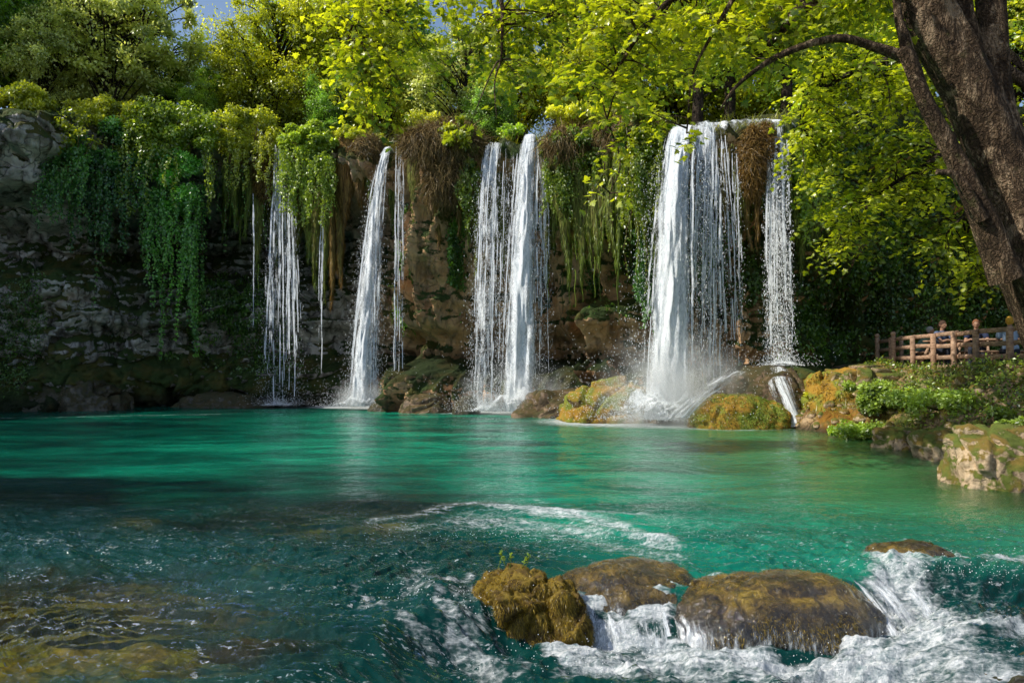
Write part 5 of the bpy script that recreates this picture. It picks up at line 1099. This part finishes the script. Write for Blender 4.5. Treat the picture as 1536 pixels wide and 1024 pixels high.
# ================================================================ THE NEAR PLANE TREE
TYb = 10.6
def tp3(l, Y): return np.array([P(a, b, y if (y := Y + (c[3] if len(c) > 3 else 0)) else Y) for c in l for a, b in [c[:2]]])
plane = empty('plane_tree', P(1592, 618, TYb), 'huge leaning plane tree with rough brown trunk and arching limb at the right edge', 'tree'); PO = np.array(plane.location)
mb = MB()
def limb(pts, Y, n=26, rough=.22, seed=1, dens=12):
    c = catmull(np.array([P(p_[0], p_[1], Y + (p_[3] if len(p_) > 3 else 0)) for p_ in pts]), dens); r = catmull(np.array([[p_[2] * Y / F, 0, 0] for p_ in pts]), dens)[:, 0]
    tube(mb, c - PO, r, n, rough=rough, seed=seed, fr=2.2); return c, r
c1, _ = limb([(1345, -160, 33), (1384, 0, 35), (1437, 100, 37), (1482, 200, 40), (1520, 300, 43), (1549, 400, 46), (1578, 480, 45), (1604, 560, 46), (1612, 640, 56)], TYb, 44, .2, 3, 24)
c2, _ = limb([(1478, -160, 17), (1486, 0, 20), (1490, 90, 21), (1500, 170, 22), (1528, 260, 26), (1540, 330, 28)], TYb + .15, 24, .15, 4)
c3, _ = limb([(1430, -160, 11), (1445, 0, 12), (1466, 90, 13), (1492, 180, 16), (1510, 240, 18)], TYb + .1, 20, .15, 5)
c4, _ = limb([(1512, 420, 24), (1482, 345, 20), (1458, 290, 16), (1436, 245, 14), (1412, 200, 13), (1384, 145, 11), (1366, 95, 11), (1356, 75, 11)], TYb - .35, 24, .14, 6)
c5, _ = limb([(1362, 90, 8), (1345, 82, 8.5), (1310, 70, 7), (1265, 58, 6), (1215, 66, 5.5), (1165, 86, 5), (1130, 108, 3.6), (1100, 135, 2.5), (1080, 165, 1.2)], TYb - .2, 16, .14, 7)
c6, _ = limb([(1362, 80, 9), (1356, 55, 8), (1348, 28, 6), (1342, -20, 5), (1330, -90, 5)], TYb - .2, 14, .14, 8)
c7, _ = limb([(1340, -90, 13), (1250, -25, 12), (1205, 10, 11), (1177, 40, 8), (1160, 60, 5), (1130, 95, 2)], TYb + .6, 16, .14, 9)
c8, _ = limb([(1340, -90, 12), (1200, -110, 12), (1000, -120, 10), (850, -95, 8), (755, -40, 5), (754, 20, 3), (752, 90, 1.6)], TYb + 1.2, 14, .12, 10)
c9, _ = limb([(1000, -120, 9), (860, -110, 8), (700, -80, 7), (600, -40, 5), (540, 20, 2.5), (520, 60, 1.5)], TYb + 2.2, 12, .12, 11)
c10, _ = limb([(1475, 330, 10), (1450, 285, 8), (1430, 262, 6), (1405, 258, 4)], TYb - .5, 12, .3, 12)
for q in [[(1600, 630, 30), (1620, 690, 16), (1660, 730, 8)]]: limb([(a, b, c, -.5 * i_) for i_, (a, b, c) in enumerate(q)], TYb, 12, .2, 13)
c11, _ = limb([(1200, -110, 9), (1080, -60, 7), (985, 20, 4), (935, 90, 2.4), (905, 150, 1.4), (930, 240, 1.1), (915, 290, .8)], TYb + .8, 10, .12, 14)
c12, _ = limb([(1100, -120, 8), (1110, -30, 5), (1075, 40, 3), (1040, 110, 2), (1030, 200, 1.2)], TYb + .2, 10, .12, 15)
LIMBS = np.vstack([c5, c6, c7, c8, c9, c11, c12])
LIMBS = LIMBS[:, :]
mbl = MB(); SPR = []
SPT = [0.]
def spray(px, py, Y, size=.55, ntw=7, ls=.13, dn=.072):
    SPT[0] = R.normal() * .22
    tgt = P(px, py, Y); D2 = ((LIMBS - tgt) ** 2 + np.array([0, 0, 1]) * 2.5 * np.clip(tgt[2] - LIMBS[:, 2:3], 0, 9) ** 2 * [0, 0, 1]).sum(1); a = LIMBS[np.argmin(D2)]; L_ = np.linalg.norm(a - tgt)
    m = (a + tgt) / 2 + np.array([0, 0, .12 * L_]) + R.normal(size=3) * .08 * L_; br = catmull([a, m, tgt], 7)
    tube(mb, br - PO, np.linspace(min(.03, .008 + .008 * L_), .004, len(br)), 5)
    dirm = nrm(tgt - m)
    for q in range(ntw):
        st = br[int(R.uniform(.45, 1) * (len(br) - 1))]; d = nrm(dirm * .5 + R.normal(size=3) * [.9, .9, .35] + [0, 0, -.1]); ln = size * R.uniform(.6, 1.3); k_ = 7
        f = np.linspace(0, 1, k_)[:, None]; tw = st + d * f * ln + np.array([0, 0, -.32]) * ln * f ** 2; tube(mb, tw - PO, np.linspace(.004, .0015, k_), 4, cap=False)
        n = max(3, int(ln / dn)); ff = np.linspace(.15, 1, n); ii = np.clip((ff * (k_ - 1)), 0, k_ - 1); i0 = np.floor(ii).astype(int).clip(0, k_ - 2); pp = tw[i0] + (tw[i0 + 1] - tw[i0]) * (ii - i0)[:, None]
        sgn = np.where(np.arange(n) % 2, 1, -1)[:, None]; sd_ = nrm(np.cross(d, [0, 0, 1])); dd = nrm(d * .5 + sd_ * sgn * .8 + R.normal(size=(n, 3)) * .3 + [0, 0, -.28])
        pp = pp + dd * .03
        leaves(mbl, pp - PO, dd, nrm(R.normal(size=(n, 3)) * .38 + [0, 0, 1]), ls * R.uniform(.55, 1.15, n), LOB if ls > .1 else LB5, np.clip(.5 + SPT[0] + R.normal() * .12 + R.normal(size=n) * .2, 0, 1))
def inpoly(pts, poly):
    x, y = pts; c = False; n = len(poly)
    for i in range(n):
        x1, y1 = poly[i]; x2, y2 = poly[(i + 1) % n]
        if (y1 > y) != (y2 > y) and x < (x2 - x1) * (y - y1) / (y2 - y1) + x1: c = not c
    return c
def fill(poly, n, fn):
    xs = [a for a, _ in poly]; ys = [b for _, b in poly]; k_ = 0
    while k_ < n:
        q = (R.uniform(min(xs), max(xs)), R.uniform(min(ys), max(ys)))
        if inpoly(q, poly): fn(*q); k_ += 1
fill([(500, -30), (640, -30), (650, 60), (640, 120), (620, 175), (560, 190), (530, 120), (500, 60)], 34, lambda x, y: spray(x, y, R.uniform(12, 14), .6))
fill([(640, -40), (860, -40), (850, 60), (820, 130), (760, 150), (700, 100), (650, 50)], 34, lambda x, y: spray(x, y, R.uniform(11.5, 14), .6))
fill([(840, -40), (1090, -40), (1110, 60), (1060, 120), (1000, 150), (900, 150), (850, 130)], 62, lambda x, y: spray(x, y, R.uniform(10.5, 14), .6))
fill([(1080, -40), (1350, -40), (1350, 50), (1250, 40), (1180, 60), (1110, 110)], 60, lambda x, y: spray(x, y, R.uniform(10.5, 13), .55))
fill([(850, 120), (1040, 100), (1000, 150), (960, 220), (900, 220), (880, 180)], 11, lambda x, y: spray(x, y, R.uniform(10, 11.5), .4, 4))
fill([(1090, 70), (1200, 60), (1190, 130), (1130, 140)], 8, lambda x, y: spray(x, y, R.uniform(10.5, 12), .4, 4))
for x, y in [(895, 290), (925, 300), (912, 255), (1045, 225), (1035, 205), (1290, 110), (700, 200), (745, 178)]: spray(x, y, 10.6, .3, 3)
mb.build('trunk', M_bark, plane); mbl.build('crown', M_y, plane, smooth=False)

# ---------------- leafy tree leaning in over the right wall
lt = empty('leaning_tree', (13.6, 14.5, PATHZ - .1), 'leafy tree arching over the fence, its bright foliage hanging before the creeper wall', 'tree'); LO = np.array(lt.location)
mb = MB(); mbl = MB(); PO2, PO = PO, LO; LIMBS_old = LIMBS
la = [catmull([LO + [0, 0, -.2], LO + [-.3, .3, 2.5], LO + [-1.2, .6, 4.6], P(1430, 60, 15.5), P(1330, 90, 15.5), P(1240, 130, 16), P(1200, 190, 16)], 10),
      catmull([LO + [-1.2, .6, 4.2], P(1480, 180, 15), P(1400, 240, 15), P(1320, 290, 15.2), P(1265, 350, 15.4)], 10), catmull([LO + [-.8, .4, 3.2], P(1536, 260, 14.5), P(1470, 300, 14.5), P(1420, 350, 14.5)], 10),
      catmull([LO + [-1.2, .6, 4.6], P(1440, 20, 16), P(1330, 0, 16.4), P(1220, 40, 16.6)], 10)]
for q, r_ in zip(la, (.2, .09, .08, .1)): tube(mb, q - PO, np.linspace(r_, .015, len(q)), 10, rough=.15, seed=3)
LIMBS = np.vstack([q[12:] for q in la])
def sp2(x, y): spray(x, y, R.uniform(14.2, 17.0), .7, 6, .125, .07)
fill([(1190, 40), (1350, 40), (1400, 150), (1440, 270), (1380, 270), (1300, 230), (1250, 250), (1200, 250), (1185, 150)], 76, sp2)
fill([(1200, 230), (1300, 220), (1420, 270), (1450, 330), (1370, 330), (1310, 350), (1270, 400), (1240, 380), (1250, 310), (1200, 270)], 44, sp2)
fill([(1400, 330), (1470, 330), (1490, 420), (1500, 450), (1440, 400), (1390, 370)], 22, sp2)
fill([(1430, -30), (1560, -30), (1560, 480), (1500, 440), (1470, 300), (1440, 150)], 36, lambda x, y: spray(x, y, R.uniform(14.5, 18), .7, 6, .125, .07))
mb.build('trunk', M_bark2, lt); M_r = leaf_mat('bright hanging maple leaves', (.12, .22, .012), (.64, .68, .04), (1.6, 1.55, .4), tr=.52, clump=.9); mbl.build('crown', M_r, lt, smooth=False)

# ================================================================ BANK: boulder, plants, grass
boulder('boulder', 'big sunlit tan limestone boulder at the water edge, lower right bank', (X(1515, 9.9), 9.9, .12), (.88, .7, .68), 61, M_tan, 'boulders on the right bank', rough=.2, blocky=.14, sub=6, sq=.85, fine=.07)
boulder('boulder', 'low tan stone along the shore just behind the big limestone boulder', (7.55, 12.4, .1), (.75, .6, .42), 63, M_tan, 'boulders on the right bank', rough=.22, blocky=.15, sub=6, fine=.06)
boulder('boulder', 'small brown shore stone beside the leafy green plants', (7.5, 14.2, .05), (.5, .5, .36), 64, M_tan, 'boulders on the right bank', rough=.2, blocky=.3, fine=.06)
boulder('boulder', 'pale flat stones on top of the bank left of the fence', (9.0, 18.6, 1.12), (1.1, .9, .4), 65, M_tan, 'boulders on the right bank', rough=.2, blocky=.35, sub=6, fine=.06)
def bplant(label, x, y, w, h, ncl, per, ls, mat, tb=.5, name='bush', cat='bush', grp='bushes on the right bank'):
    z = bz(x, y); t_ = empty(name, (x, y, z - .05), label, cat, grp); cs = [(np.array([R.normal() * w * .4, R.normal() * w * .35, h * R.uniform(.15, 1)]), w * R.uniform(.16, .32) * np.array([1, 1, .8])) for _ in range(ncl)]
    mb = MB(); clumps(mb, cs, per, ls, OV, tb, .2); mb.build('foliage', mat, t_, smooth=False); mb = MB()
    for c, r in cs[:14]: tube(mb, catmull([np.array([c[0] * .3, c[1] * .3, 0]), c * [.7, .7, .6], c], 5), np.linspace(.012, .004, 11), 5)
    mb.build('stems', M_bark2, t_)
bplant('dark green leafy bush hanging over the shore beside the orange rock', 7.95, 16.4, .5, .55, 26, 260, .085, M_plant, .45)
bplant('bright green low plants at the water edge below the dark leafy bush', 7.6, 16.0, .7, .25, 26, 240, .075, M_plant, .75)
bplant('light green bush sprawling below the fence, widest one', 8.7, 15.9, .65, .25, 22, 220, .08, M_plant, .65)
bplant('green bush on the slope under the first fence posts', 8.9, 17.8, .7, .25, 22, 240, .08, M_plant, .55)
bplant('pale green weeds on the slope in the middle of the bank', 8.4, 14.0, .8, .25, 26, 220, .07, M_plant, .7)
bplant('tufted weeds near the foot of the plane tree', 8.4, 12.6, .4, .2, 12, 160, .07, M_plant, .5)
bplant('small leafy plant on top of the orange rock', 8.1, 18.9, .5, .35, 14, 120, .08, M_gy, .6)
bplant('green plants behind the big limestone boulder', X(1525, 10.6), 10.7, .5, .5, 20, 220, .06, M_plant, .6)
shrub('bush', 'leafy weeds growing over the back of the big limestone boulder', 1518, 642, 60, 36, 10.1, 14, 150, .05, M_plant, stems=6, tb=.55, depth=.25, group='bushes on the right bank')
bplant('dark shrub on the shelf between the beaded curtain and the fence', 9.4, 21.8, .8, .3, 26, 220, .1, M_ivy, .5)
mb = MB(); n = 60000; x = R.uniform(6.5, 13.5, n); y = R.uniform(8.5, 21, n); d = sdist(x, y); g_ = fbm(np.stack([x * .9, y * .9, 0 * x], -1), 3, 55); kp = (d > .35) & (R.random(n) < sm(-.15, .25, g_) * (1 - .8 * sm(2.6, 3.4, d))); x, y = x[kp], y[kp]; n = len(x)
zb = bank_z(x, y); fibres(mb, np.stack([x, y, zb], -1), nrm(R.normal(size=(n, 3)) * .5 + [-.2, -.1, 1]), R.uniform(.05, .24, n), .012, .3, .25, 3)
tag(mb.build('grass', M_grass), 'grass and weeds growing over the right bank', 'grass', kind='stuff')
mb = MB(); n = 26000; x = R.uniform(6.5, 12, n); y = R.uniform(9.5, 21, n); d = sdist(x, y); g_ = fbm(np.stack([x * 1.3, y * 1.3, 0 * x + 2], -1), 3, 57); kp = (d > .3) & (d < 3) & (R.random(n) < sm(.0, .25, g_)); x, y = x[kp], y[kp]; n = len(x)
leaves(mb, np.stack([x, y, bank_z(x, y) + R.uniform(.02, .22, n)], -1), rdir(n), nrm(R.normal(size=(n, 3)) * .6 + [0, 0, 1]), .065 * R.uniform(.6, 1.3, n), OV, R.random(n))
tag(mb.build('ground_cover', M_plant, smooth=False), 'small leaved ground cover between the bank stones', 'ground cover', kind='stuff')
mb = MB(); n = 700; x = R.uniform(6.4, 10.5, n); y = R.uniform(8.6, 20, n); d = sdist(x, y); kp = (d > -.1) & (d < 2.6); x, y = x[kp], y[kp]; Vi, Fa = ico(2)
for a, b in zip(x, y):
    s_ = R.uniform(.03, .14); q = Vi * (1 + .35 * fbm(Vi * 1.3 + a * 7, 2, 3)[:, None]) * s_ * R.uniform(.6, 1.2, 3); mb.add(q + [a, b, bz(a, b) + s_ * .1], Fa)
tag(mb.build('pebbles', M_tan), 'loose tan stones scattered over the bank', 'stones', kind='stuff')
# ================================================================ FENCE
k = NT('weathered fence wood'); p = k.pos((1, 1, 1)); n1 = k.noise(k.pos((.8, .8, 3)), 9, 6, .65, .6); n2 = k.noise(p, 1.5, 4)
c = k.ramp(n1, [(.32, (.15, .08, .05)), (.5, (.42, .26, .17)), (.68, (.62, .42, .29))]); c = k.mix(k.rng(n2, .4, .65, 0, .6), c, (.2, .15, .11))
M_wood = k.done(k.bsdf(c, .8, k.bump(n1, .6, .02), .2))
def fpt(px, py, Y): q = P(px, py, Y); return q
def fence(label, posts, rails, grp='rustic wooden fences on the bank'):
    """posts: [(px, Y)], the fence stands on the path; rails: heights"""
    b0 = np.array([X(posts[0][0], posts[0][1]), posts[0][1]]); z0 = PATHZ
    t_ = empty('fence', (b0[0], b0[1], z0), label, 'fence', grp); O = np.array(t_.location)
    pts = [np.array([X(a, y), y, 0]) for a, y in posts]
    for i, q in enumerate(pts):
        mb = MB(); h_ = .95 if i not in (0,) else 1.0; zb_ = -.25; a = R.normal() * .01
        box(mb, (q[0] - O[0], q[1] - O[1], (h_ + zb_) / 2), .11, .11, h_ - zb_, R.uniform(-.2, .2), .015); mb.build('post', M_wood, t_)
        if i == 0:
            mb = MB(); Vi, Fa = ico(3); mb.add(Vi * [.075, .075, .07] + [q[0] - O[0], q[1] - O[1], h_ + .05], Fa); mb.build('post_knob', M_wood, t_)
    for i in range(len(pts) - 1):
        for z in rails:
            mb = MB(); a, b = pts[i], pts[i + 1]; d = nrm(b - a); nrm_ = np.array([d[1], -d[0], 0]) * -.075
            if nrm_[1] > 0: nrm_ = -nrm_
            beam(mb, a - O * [1, 1, 0] - d * .06 + nrm_ + [0, 0, z + R.normal() * .012], b - O * [1, 1, 0] + d * .06 + nrm_ + [0, 0, z + R.normal() * .012], .045 + .02 * (z > 1), .105, .012)
            if i % 2: 
                for _v in mb.V: _v += nrm_ * .06
            mb.build('rail', M_wood, t_)
fence('long brown rail fence with three rails running along the bank top toward the plane tree', [(1340, 21.6), (1369, 20.4), (1400, 19.1), (1431, 18.0), (1464, 16.9), (1515, 15.4), (1575, 14.0), (1640, 13)], (.08, .34, .63, .91))
fence('short end section of rail fence with a knobbed corner post, turning away at left', [(1316, 23.2), (1337, 22.0)], (.34, .62, .88))
fence('second rail fence standing on the far side of the path', [(1352, 25.0), (1398, 24.0), (1450, 22.6), (1520, 20.5), (1600, 19)], (.4, .75))
# ================================================================ TABLE, BENCH
def table(x, y, rz, label):
    t_ = empty('picnic_table', (x, y, bz(x, y)), label, 'table', 'picnic tables on the path'); t_.rotation_euler = (0, 0, rz)
    for (nm, yy, z, w) in [('tabletop', 0, .74, .75), ('bench_seat', -.68, .44, .26), ('bench_seat', .68, .44, .26)]:
        mb = MB(); nb = 4 if nm == 'tabletop' else 2
        for i in range(nb): box(mb, (0, yy - w / 2 + w / nb * (i + .5), z), 1.7, w / nb - .012, .04, 0, .006)
        mb.build(nm, M_wood, t_)
    for s_ in (-.6, .6):
        for e in (-1, 1):
            mb = MB(); beam(mb, (s_, e * .3, .71), (s_, e * .75, -.02), .05, .08); mb.build('leg', M_wood, t_)
        mb = MB(); beam(mb, (s_ + .055, -.8, .38), (s_ + .055, .8, .38), .05, .07); mb.build('cross_beam', M_wood, t_)
# ================================================================ PEOPLE
def simple(name, col, r=.8):
    k = NT(name); n = k.noise(k.pos(), 30, 4); return k.done(k.bsdf(k.mix(n, tuple(v * .7 for v in col), tuple(min(1, v * 1.2) for v in col)), r, k.bump(n, .2, .01), .3))
M_skin = simple('skin', (.36, .2, .13), .5); M_hairb = simple('brown hair', (.06, .03, .018)); M_hairr = simple('reddish hair', (.22, .09, .04)); M_cap = simple('yellow orange cap', (.6, .33, .04))
M_sh = [simple('grey blue shirt', (.09, .12, .2)), simple('navy shirt', (.02, .03, .07)), simple('light blue patterned shirt', (.35, .45, .6)), simple('faded green shirt', (.12, .2, .14))]; M_trou = simple('dark trousers', (.02, .025, .04)); M_shoe = simple('dark shoes', (.03, .025, .02)); M_grey = simple('grey hair', (.3, .29, .28))
def blob(segs, balls, name, mat, par, vox, fac=1.0):
    mb = MB(); Vi, Fa = ico(3)
    for (pts, rad) in segs:
        pts = np.asarray(pts, float); tube(mb, catmull(pts, 5), catmull(np.array([[r * fac, 0, 0] for r in rad]), 5)[:, 0], 14)
        for q_, r in ((pts[0], rad[0]), (pts[-1], rad[-1])): mb.add(Vi * r * fac * .99 + q_, Fa)
    for (c, r) in balls: mb.add(Vi * np.asarray(r) * fac + np.asarray(c), Fa)
    o = mb.build(name, mat, par); m = o.modifiers.new('r', 'REMESH'); m.mode = 'VOXEL'; m.voxel_size = vox; m2 = o.modifiers.new('s', 'SMOOTH'); m2.iterations = 2; m2.factor = .4
    dg = bpy.context.evaluated_depsgraph_get(); dg.update(); me = bpy.data.meshes.new_from_object(o.evaluated_get(dg)); o.modifiers.clear(); old = o.data; o.data = me; me.name = name; bpy.data.meshes.remove(old)
    if not me.materials: me.materials.append(mat)
    me.polygons.foreach_set('use_smooth', np.full(len(me.polygons), True)); return o
def person(label, x, y, rz, shirt, hair, lean=.12, arm=0, turn=0.):
    """seated figure, facing local -y"""
    t_ = empty('person', (x, y, bz(x, y)), label, 'person'); t_.rotation_euler = (0, 0, rz); A = []; tx = math.sin(turn)
    H_ = np.array([0, 0, .47]); Ch = np.array([0, -.05 - lean * .6, .80]); Nk = np.array([0, -.06 - lean, 1.0]); Hd = np.array([.02 * tx, -.085 - lean, 1.15])
    segs = [([H_, (H_ + Ch) / 2 + [0, .02, 0], Ch, Nk - [0, 0, .06]], [.135, .12, .135, .075]), ([Nk - [0, 0, .05], Hd - [0, -.01, .05]], [.052, .05])]
    balls = [(Hd + [0, -.005, .01], [.075, .092, .105]), (Hd + [0, -.045, -.05], [.045, .045, .045]), (Hd + [0, -.1, -.01], [.012, .02, .018]), (H_, [.17, .13, .11]), (Hd + [.077, .01, 0], [.012, .02, .03]), (Hd + [-.077, .01, 0], [.012, .02, .03]),
             (Hd + [0, -.088, -.045], [.025, .01, .006])]
    clothes = [segs[0], ]; hands = []
    for s_ in (-1, 1):
        sh = np.array([s_ * .18, -.06 - lean, .93]); el_ = np.array([s_ * .25, -.16 - lean - .08 * arm, .70]); wr = np.array([s_ * (.17 - .04 * arm), -.38 - lean * .6, .76 if arm else .62]); 
        segs.append(([Nk + [s_ * .05, 0, -.09], sh], [.06, .058])); segs.append(([sh, (sh + el_) / 2, el_], [.055, .048, .04])); segs.append(([el_, (el_ + wr) / 2, wr], [.04, .035, .026]))
        hd = wr + np.array([-s_ * .02, -.05, -.01]); balls.append((hd, [.036, .045, .018]))
        for i, l in enumerate((.05, .062, .066, .06, .048)):
            if i == 0: a = hd + [-s_ * .03, .01, 0]; b = a + np.array([-s_ * .028, -.035, .004]); segs.append(([a, (a + b) / 2, b], [.011, .01, .008]))
            else: a = hd + [(-.026 + .0175 * (i - 1)) * -s_ * -1, -.035, 0]; b = a + np.array([0, -l * .75, .004]); c_ = b + np.array([0, -l * .25, -.018]); segs.append(([a, b, c_], [.0095, .009, .0075]))
        kn = np.array([s_ * .14, -.43, .49]); an = np.array([s_ * .15, -.42, .09]); hp = np.array([s_ * .09, -.02, .47])
        segs += [([hp, (hp + kn) / 2, kn], [.085, .075, .058]), ([kn, (kn + an) / 2 + [0, .02, 0], an], [.057, .052, .036]), ([an, an + [0, -.1, -.045]], [.036, .03])]
        clothes.append(([Nk + [s_ * .05, 0, -.09], sh], [.066, .066])); clothes.append(([sh, (sh + el_) / 2], [.066, .062]))
    b = blob(segs, balls, 'body', M_skin, t_, .0085)
    blob(clothes, [(H_ + [0, 0, .06], [.155, .125, .12])], 'shirt', shirt, t_, .012, 1.12)
    tr = [s for s in segs if abs(s[0][0][2] - .47) < .03 and len(s[0]) == 3] + [s for s in segs if len(s[0]) == 3 and abs(s[0][0][2] - .49) < .01]
    blob(tr, [(H_ - [0, 0, .01], [.165, .13, .11])], 'trousers', M_trou, t_, .012, 1.14)
    for s_ in (-1, 1): blob([([(s_ * .15, -.40, .06), (s_ * .15, -.46, .045), (s_ * .15, -.55, .04)], [.05, .048, .036])], [], 'shoe', M_shoe, t_, .01)
    # hair: cap over the back and top of the skull
    Vi, Fa = ico(4); q = Vi * [.086, .102, .112] * (1 + .05 * fbm(Vi * 6, 3, 3))[:, None]; keep = ((Vi[:, 2] > -.45 + .9 * (-Vi[:, 1])) | (Vi[:, 2] > .55))[Fa].all(1)
    mb = MB(); mb.add(q + Hd + [0, .004, .02], Fa[keep]); mb.build('cap' if hair is M_cap else 'hair', hair, t_); return t_
person('seated person in a grey blue shirt with short brown hair, behind the fence', 11.28, 19.6, .35, M_sh[0], M_hairb, .08, 1, .3)
person('seated person in a navy shirt with reddish brown hair', 12.05, 19.2, -.5, M_sh[1], M_hairr, .14, 1)
person('person in light blue patterned shirt and yellow orange cap beside the plane trunk', 11.6, 17.2, 2.6, M_sh[2], M_cap, .05, 0)
person('person with grey hair bent low over a table behind the first fence posts', 12.3, 22.5, 1.2, M_sh[3], M_grey, .3, 1)
# stools they sit on
def stool(x, y, label):
    t_ = empty('stool', (x, y, bz(x, y)), label, 'stool', 'stools on the path'); mb = MB(); a = np.linspace(0, 2 * np.pi, 20, endpoint=False)
    tube(mb, [(0, 0, .35), (0, 0, .355), (0, 0, .385), (0, 0, .39)], [.17, .185, .185, .175], 20); mb.build('seat', M_wood, t_)
    for q in (.8, 2.4, 3.9, 5.5):
        mb = MB(); tube(mb, [(.12 * math.cos(q), .12 * math.sin(q), .36), (.17 * math.cos(q), .17 * math.sin(q), -.02)], [.018, .016], 8); mb.build('leg', M_wood, t_)
for x, y, lb in [(11.28, 19.6, 'wooden stool under the person in the grey blue shirt'), (12.05, 19.2, 'wooden stool under the person in the navy shirt'), (11.6, 17.2, 'wooden stool under the person with the yellow orange cap'), (12.3, 22.5, 'wooden stool under the grey haired person')]: stool(x, y, lb)
table(12.4, 20.6, .35, 'wooden picnic table behind the two seated people')
table(12.4, 18.2, -.5, 'wooden picnic table right of the navy shirt, half hidden by the fence')
# ================================================================ LIGHT, SKY, CAMERA
el = math.radians(46); az = np.array([-.95, -.22]); az = az / np.linalg.norm(az)
L = Vector((az[0] * math.cos(el), az[1] * math.cos(el), math.sin(el)))
sd = bpy.data.lights.new('sun', 'SUN'); sd.energy = 5.0; sd.angle = math.radians(.6); sd.color = (1, .95, .84)
so = bpy.data.objects.new('sun', sd); COL.objects.link(so); so.rotation_euler = L.to_track_quat('Z', 'Y').to_euler()
W = bpy.data.worlds.new('World'); S.world = W; W.use_nodes = True
wn = W.node_tree; bg = wn.nodes['Background']; sky = wn.nodes.new('ShaderNodeTexSky'); sky.sky_type = 'NISHITA'; sky.sun_disc = False
sky.sun_elevation = el; sky.sun_rotation = math.atan2(L.x, L.y)
wn.links.new(sky.outputs[0], bg.inputs[0]); bg.inputs[1].default_value = .15
cam = bpy.data.cameras.new('camera'); cam.sensor_width = 36; cam.lens = 36 * F / 1536; cam.clip_end = 3000; cam.clip_start = .1
co = bpy.data.objects.new('camera', cam); COL.objects.link(co); co.location = (0, 0, CZ); co.rotation_euler = (math.pi / 2 + TH, 0, 0)
S.camera = co
S.view_settings.view_transform = 'Standard'; S.view_settings.look = 'None'; S.view_settings.exposure = 0; S.view_settings.gamma = 1
cy = S.cycles; cy.use_denoising = True; cy.max_bounces = 8; cy.diffuse_bounces = 3; cy.glossy_bounces = 3; cy.transmission_bounces = 4; cy.transparent_max_bounces = 24
try: cy.denoiser = 'OPENIMAGEDENOISE'; cy.denoising_input_passes = 'RGB_ALBEDO_NORMAL'; cy.denoising_prefilter = 'ACCURATE'
except Exception as e: print(e)
cy.sample_clamp_indirect = 6; cy.use_adaptive_sampling = True; cy.adaptive_threshold = .025; cy.volume_bounces = 2; cy.volume_step_rate = 4; cy.volume_max_steps = 48; cy.caustics_reflective = False; cy.caustics_refractive = False
print('script', round(time.time() - T0, 1), 's')
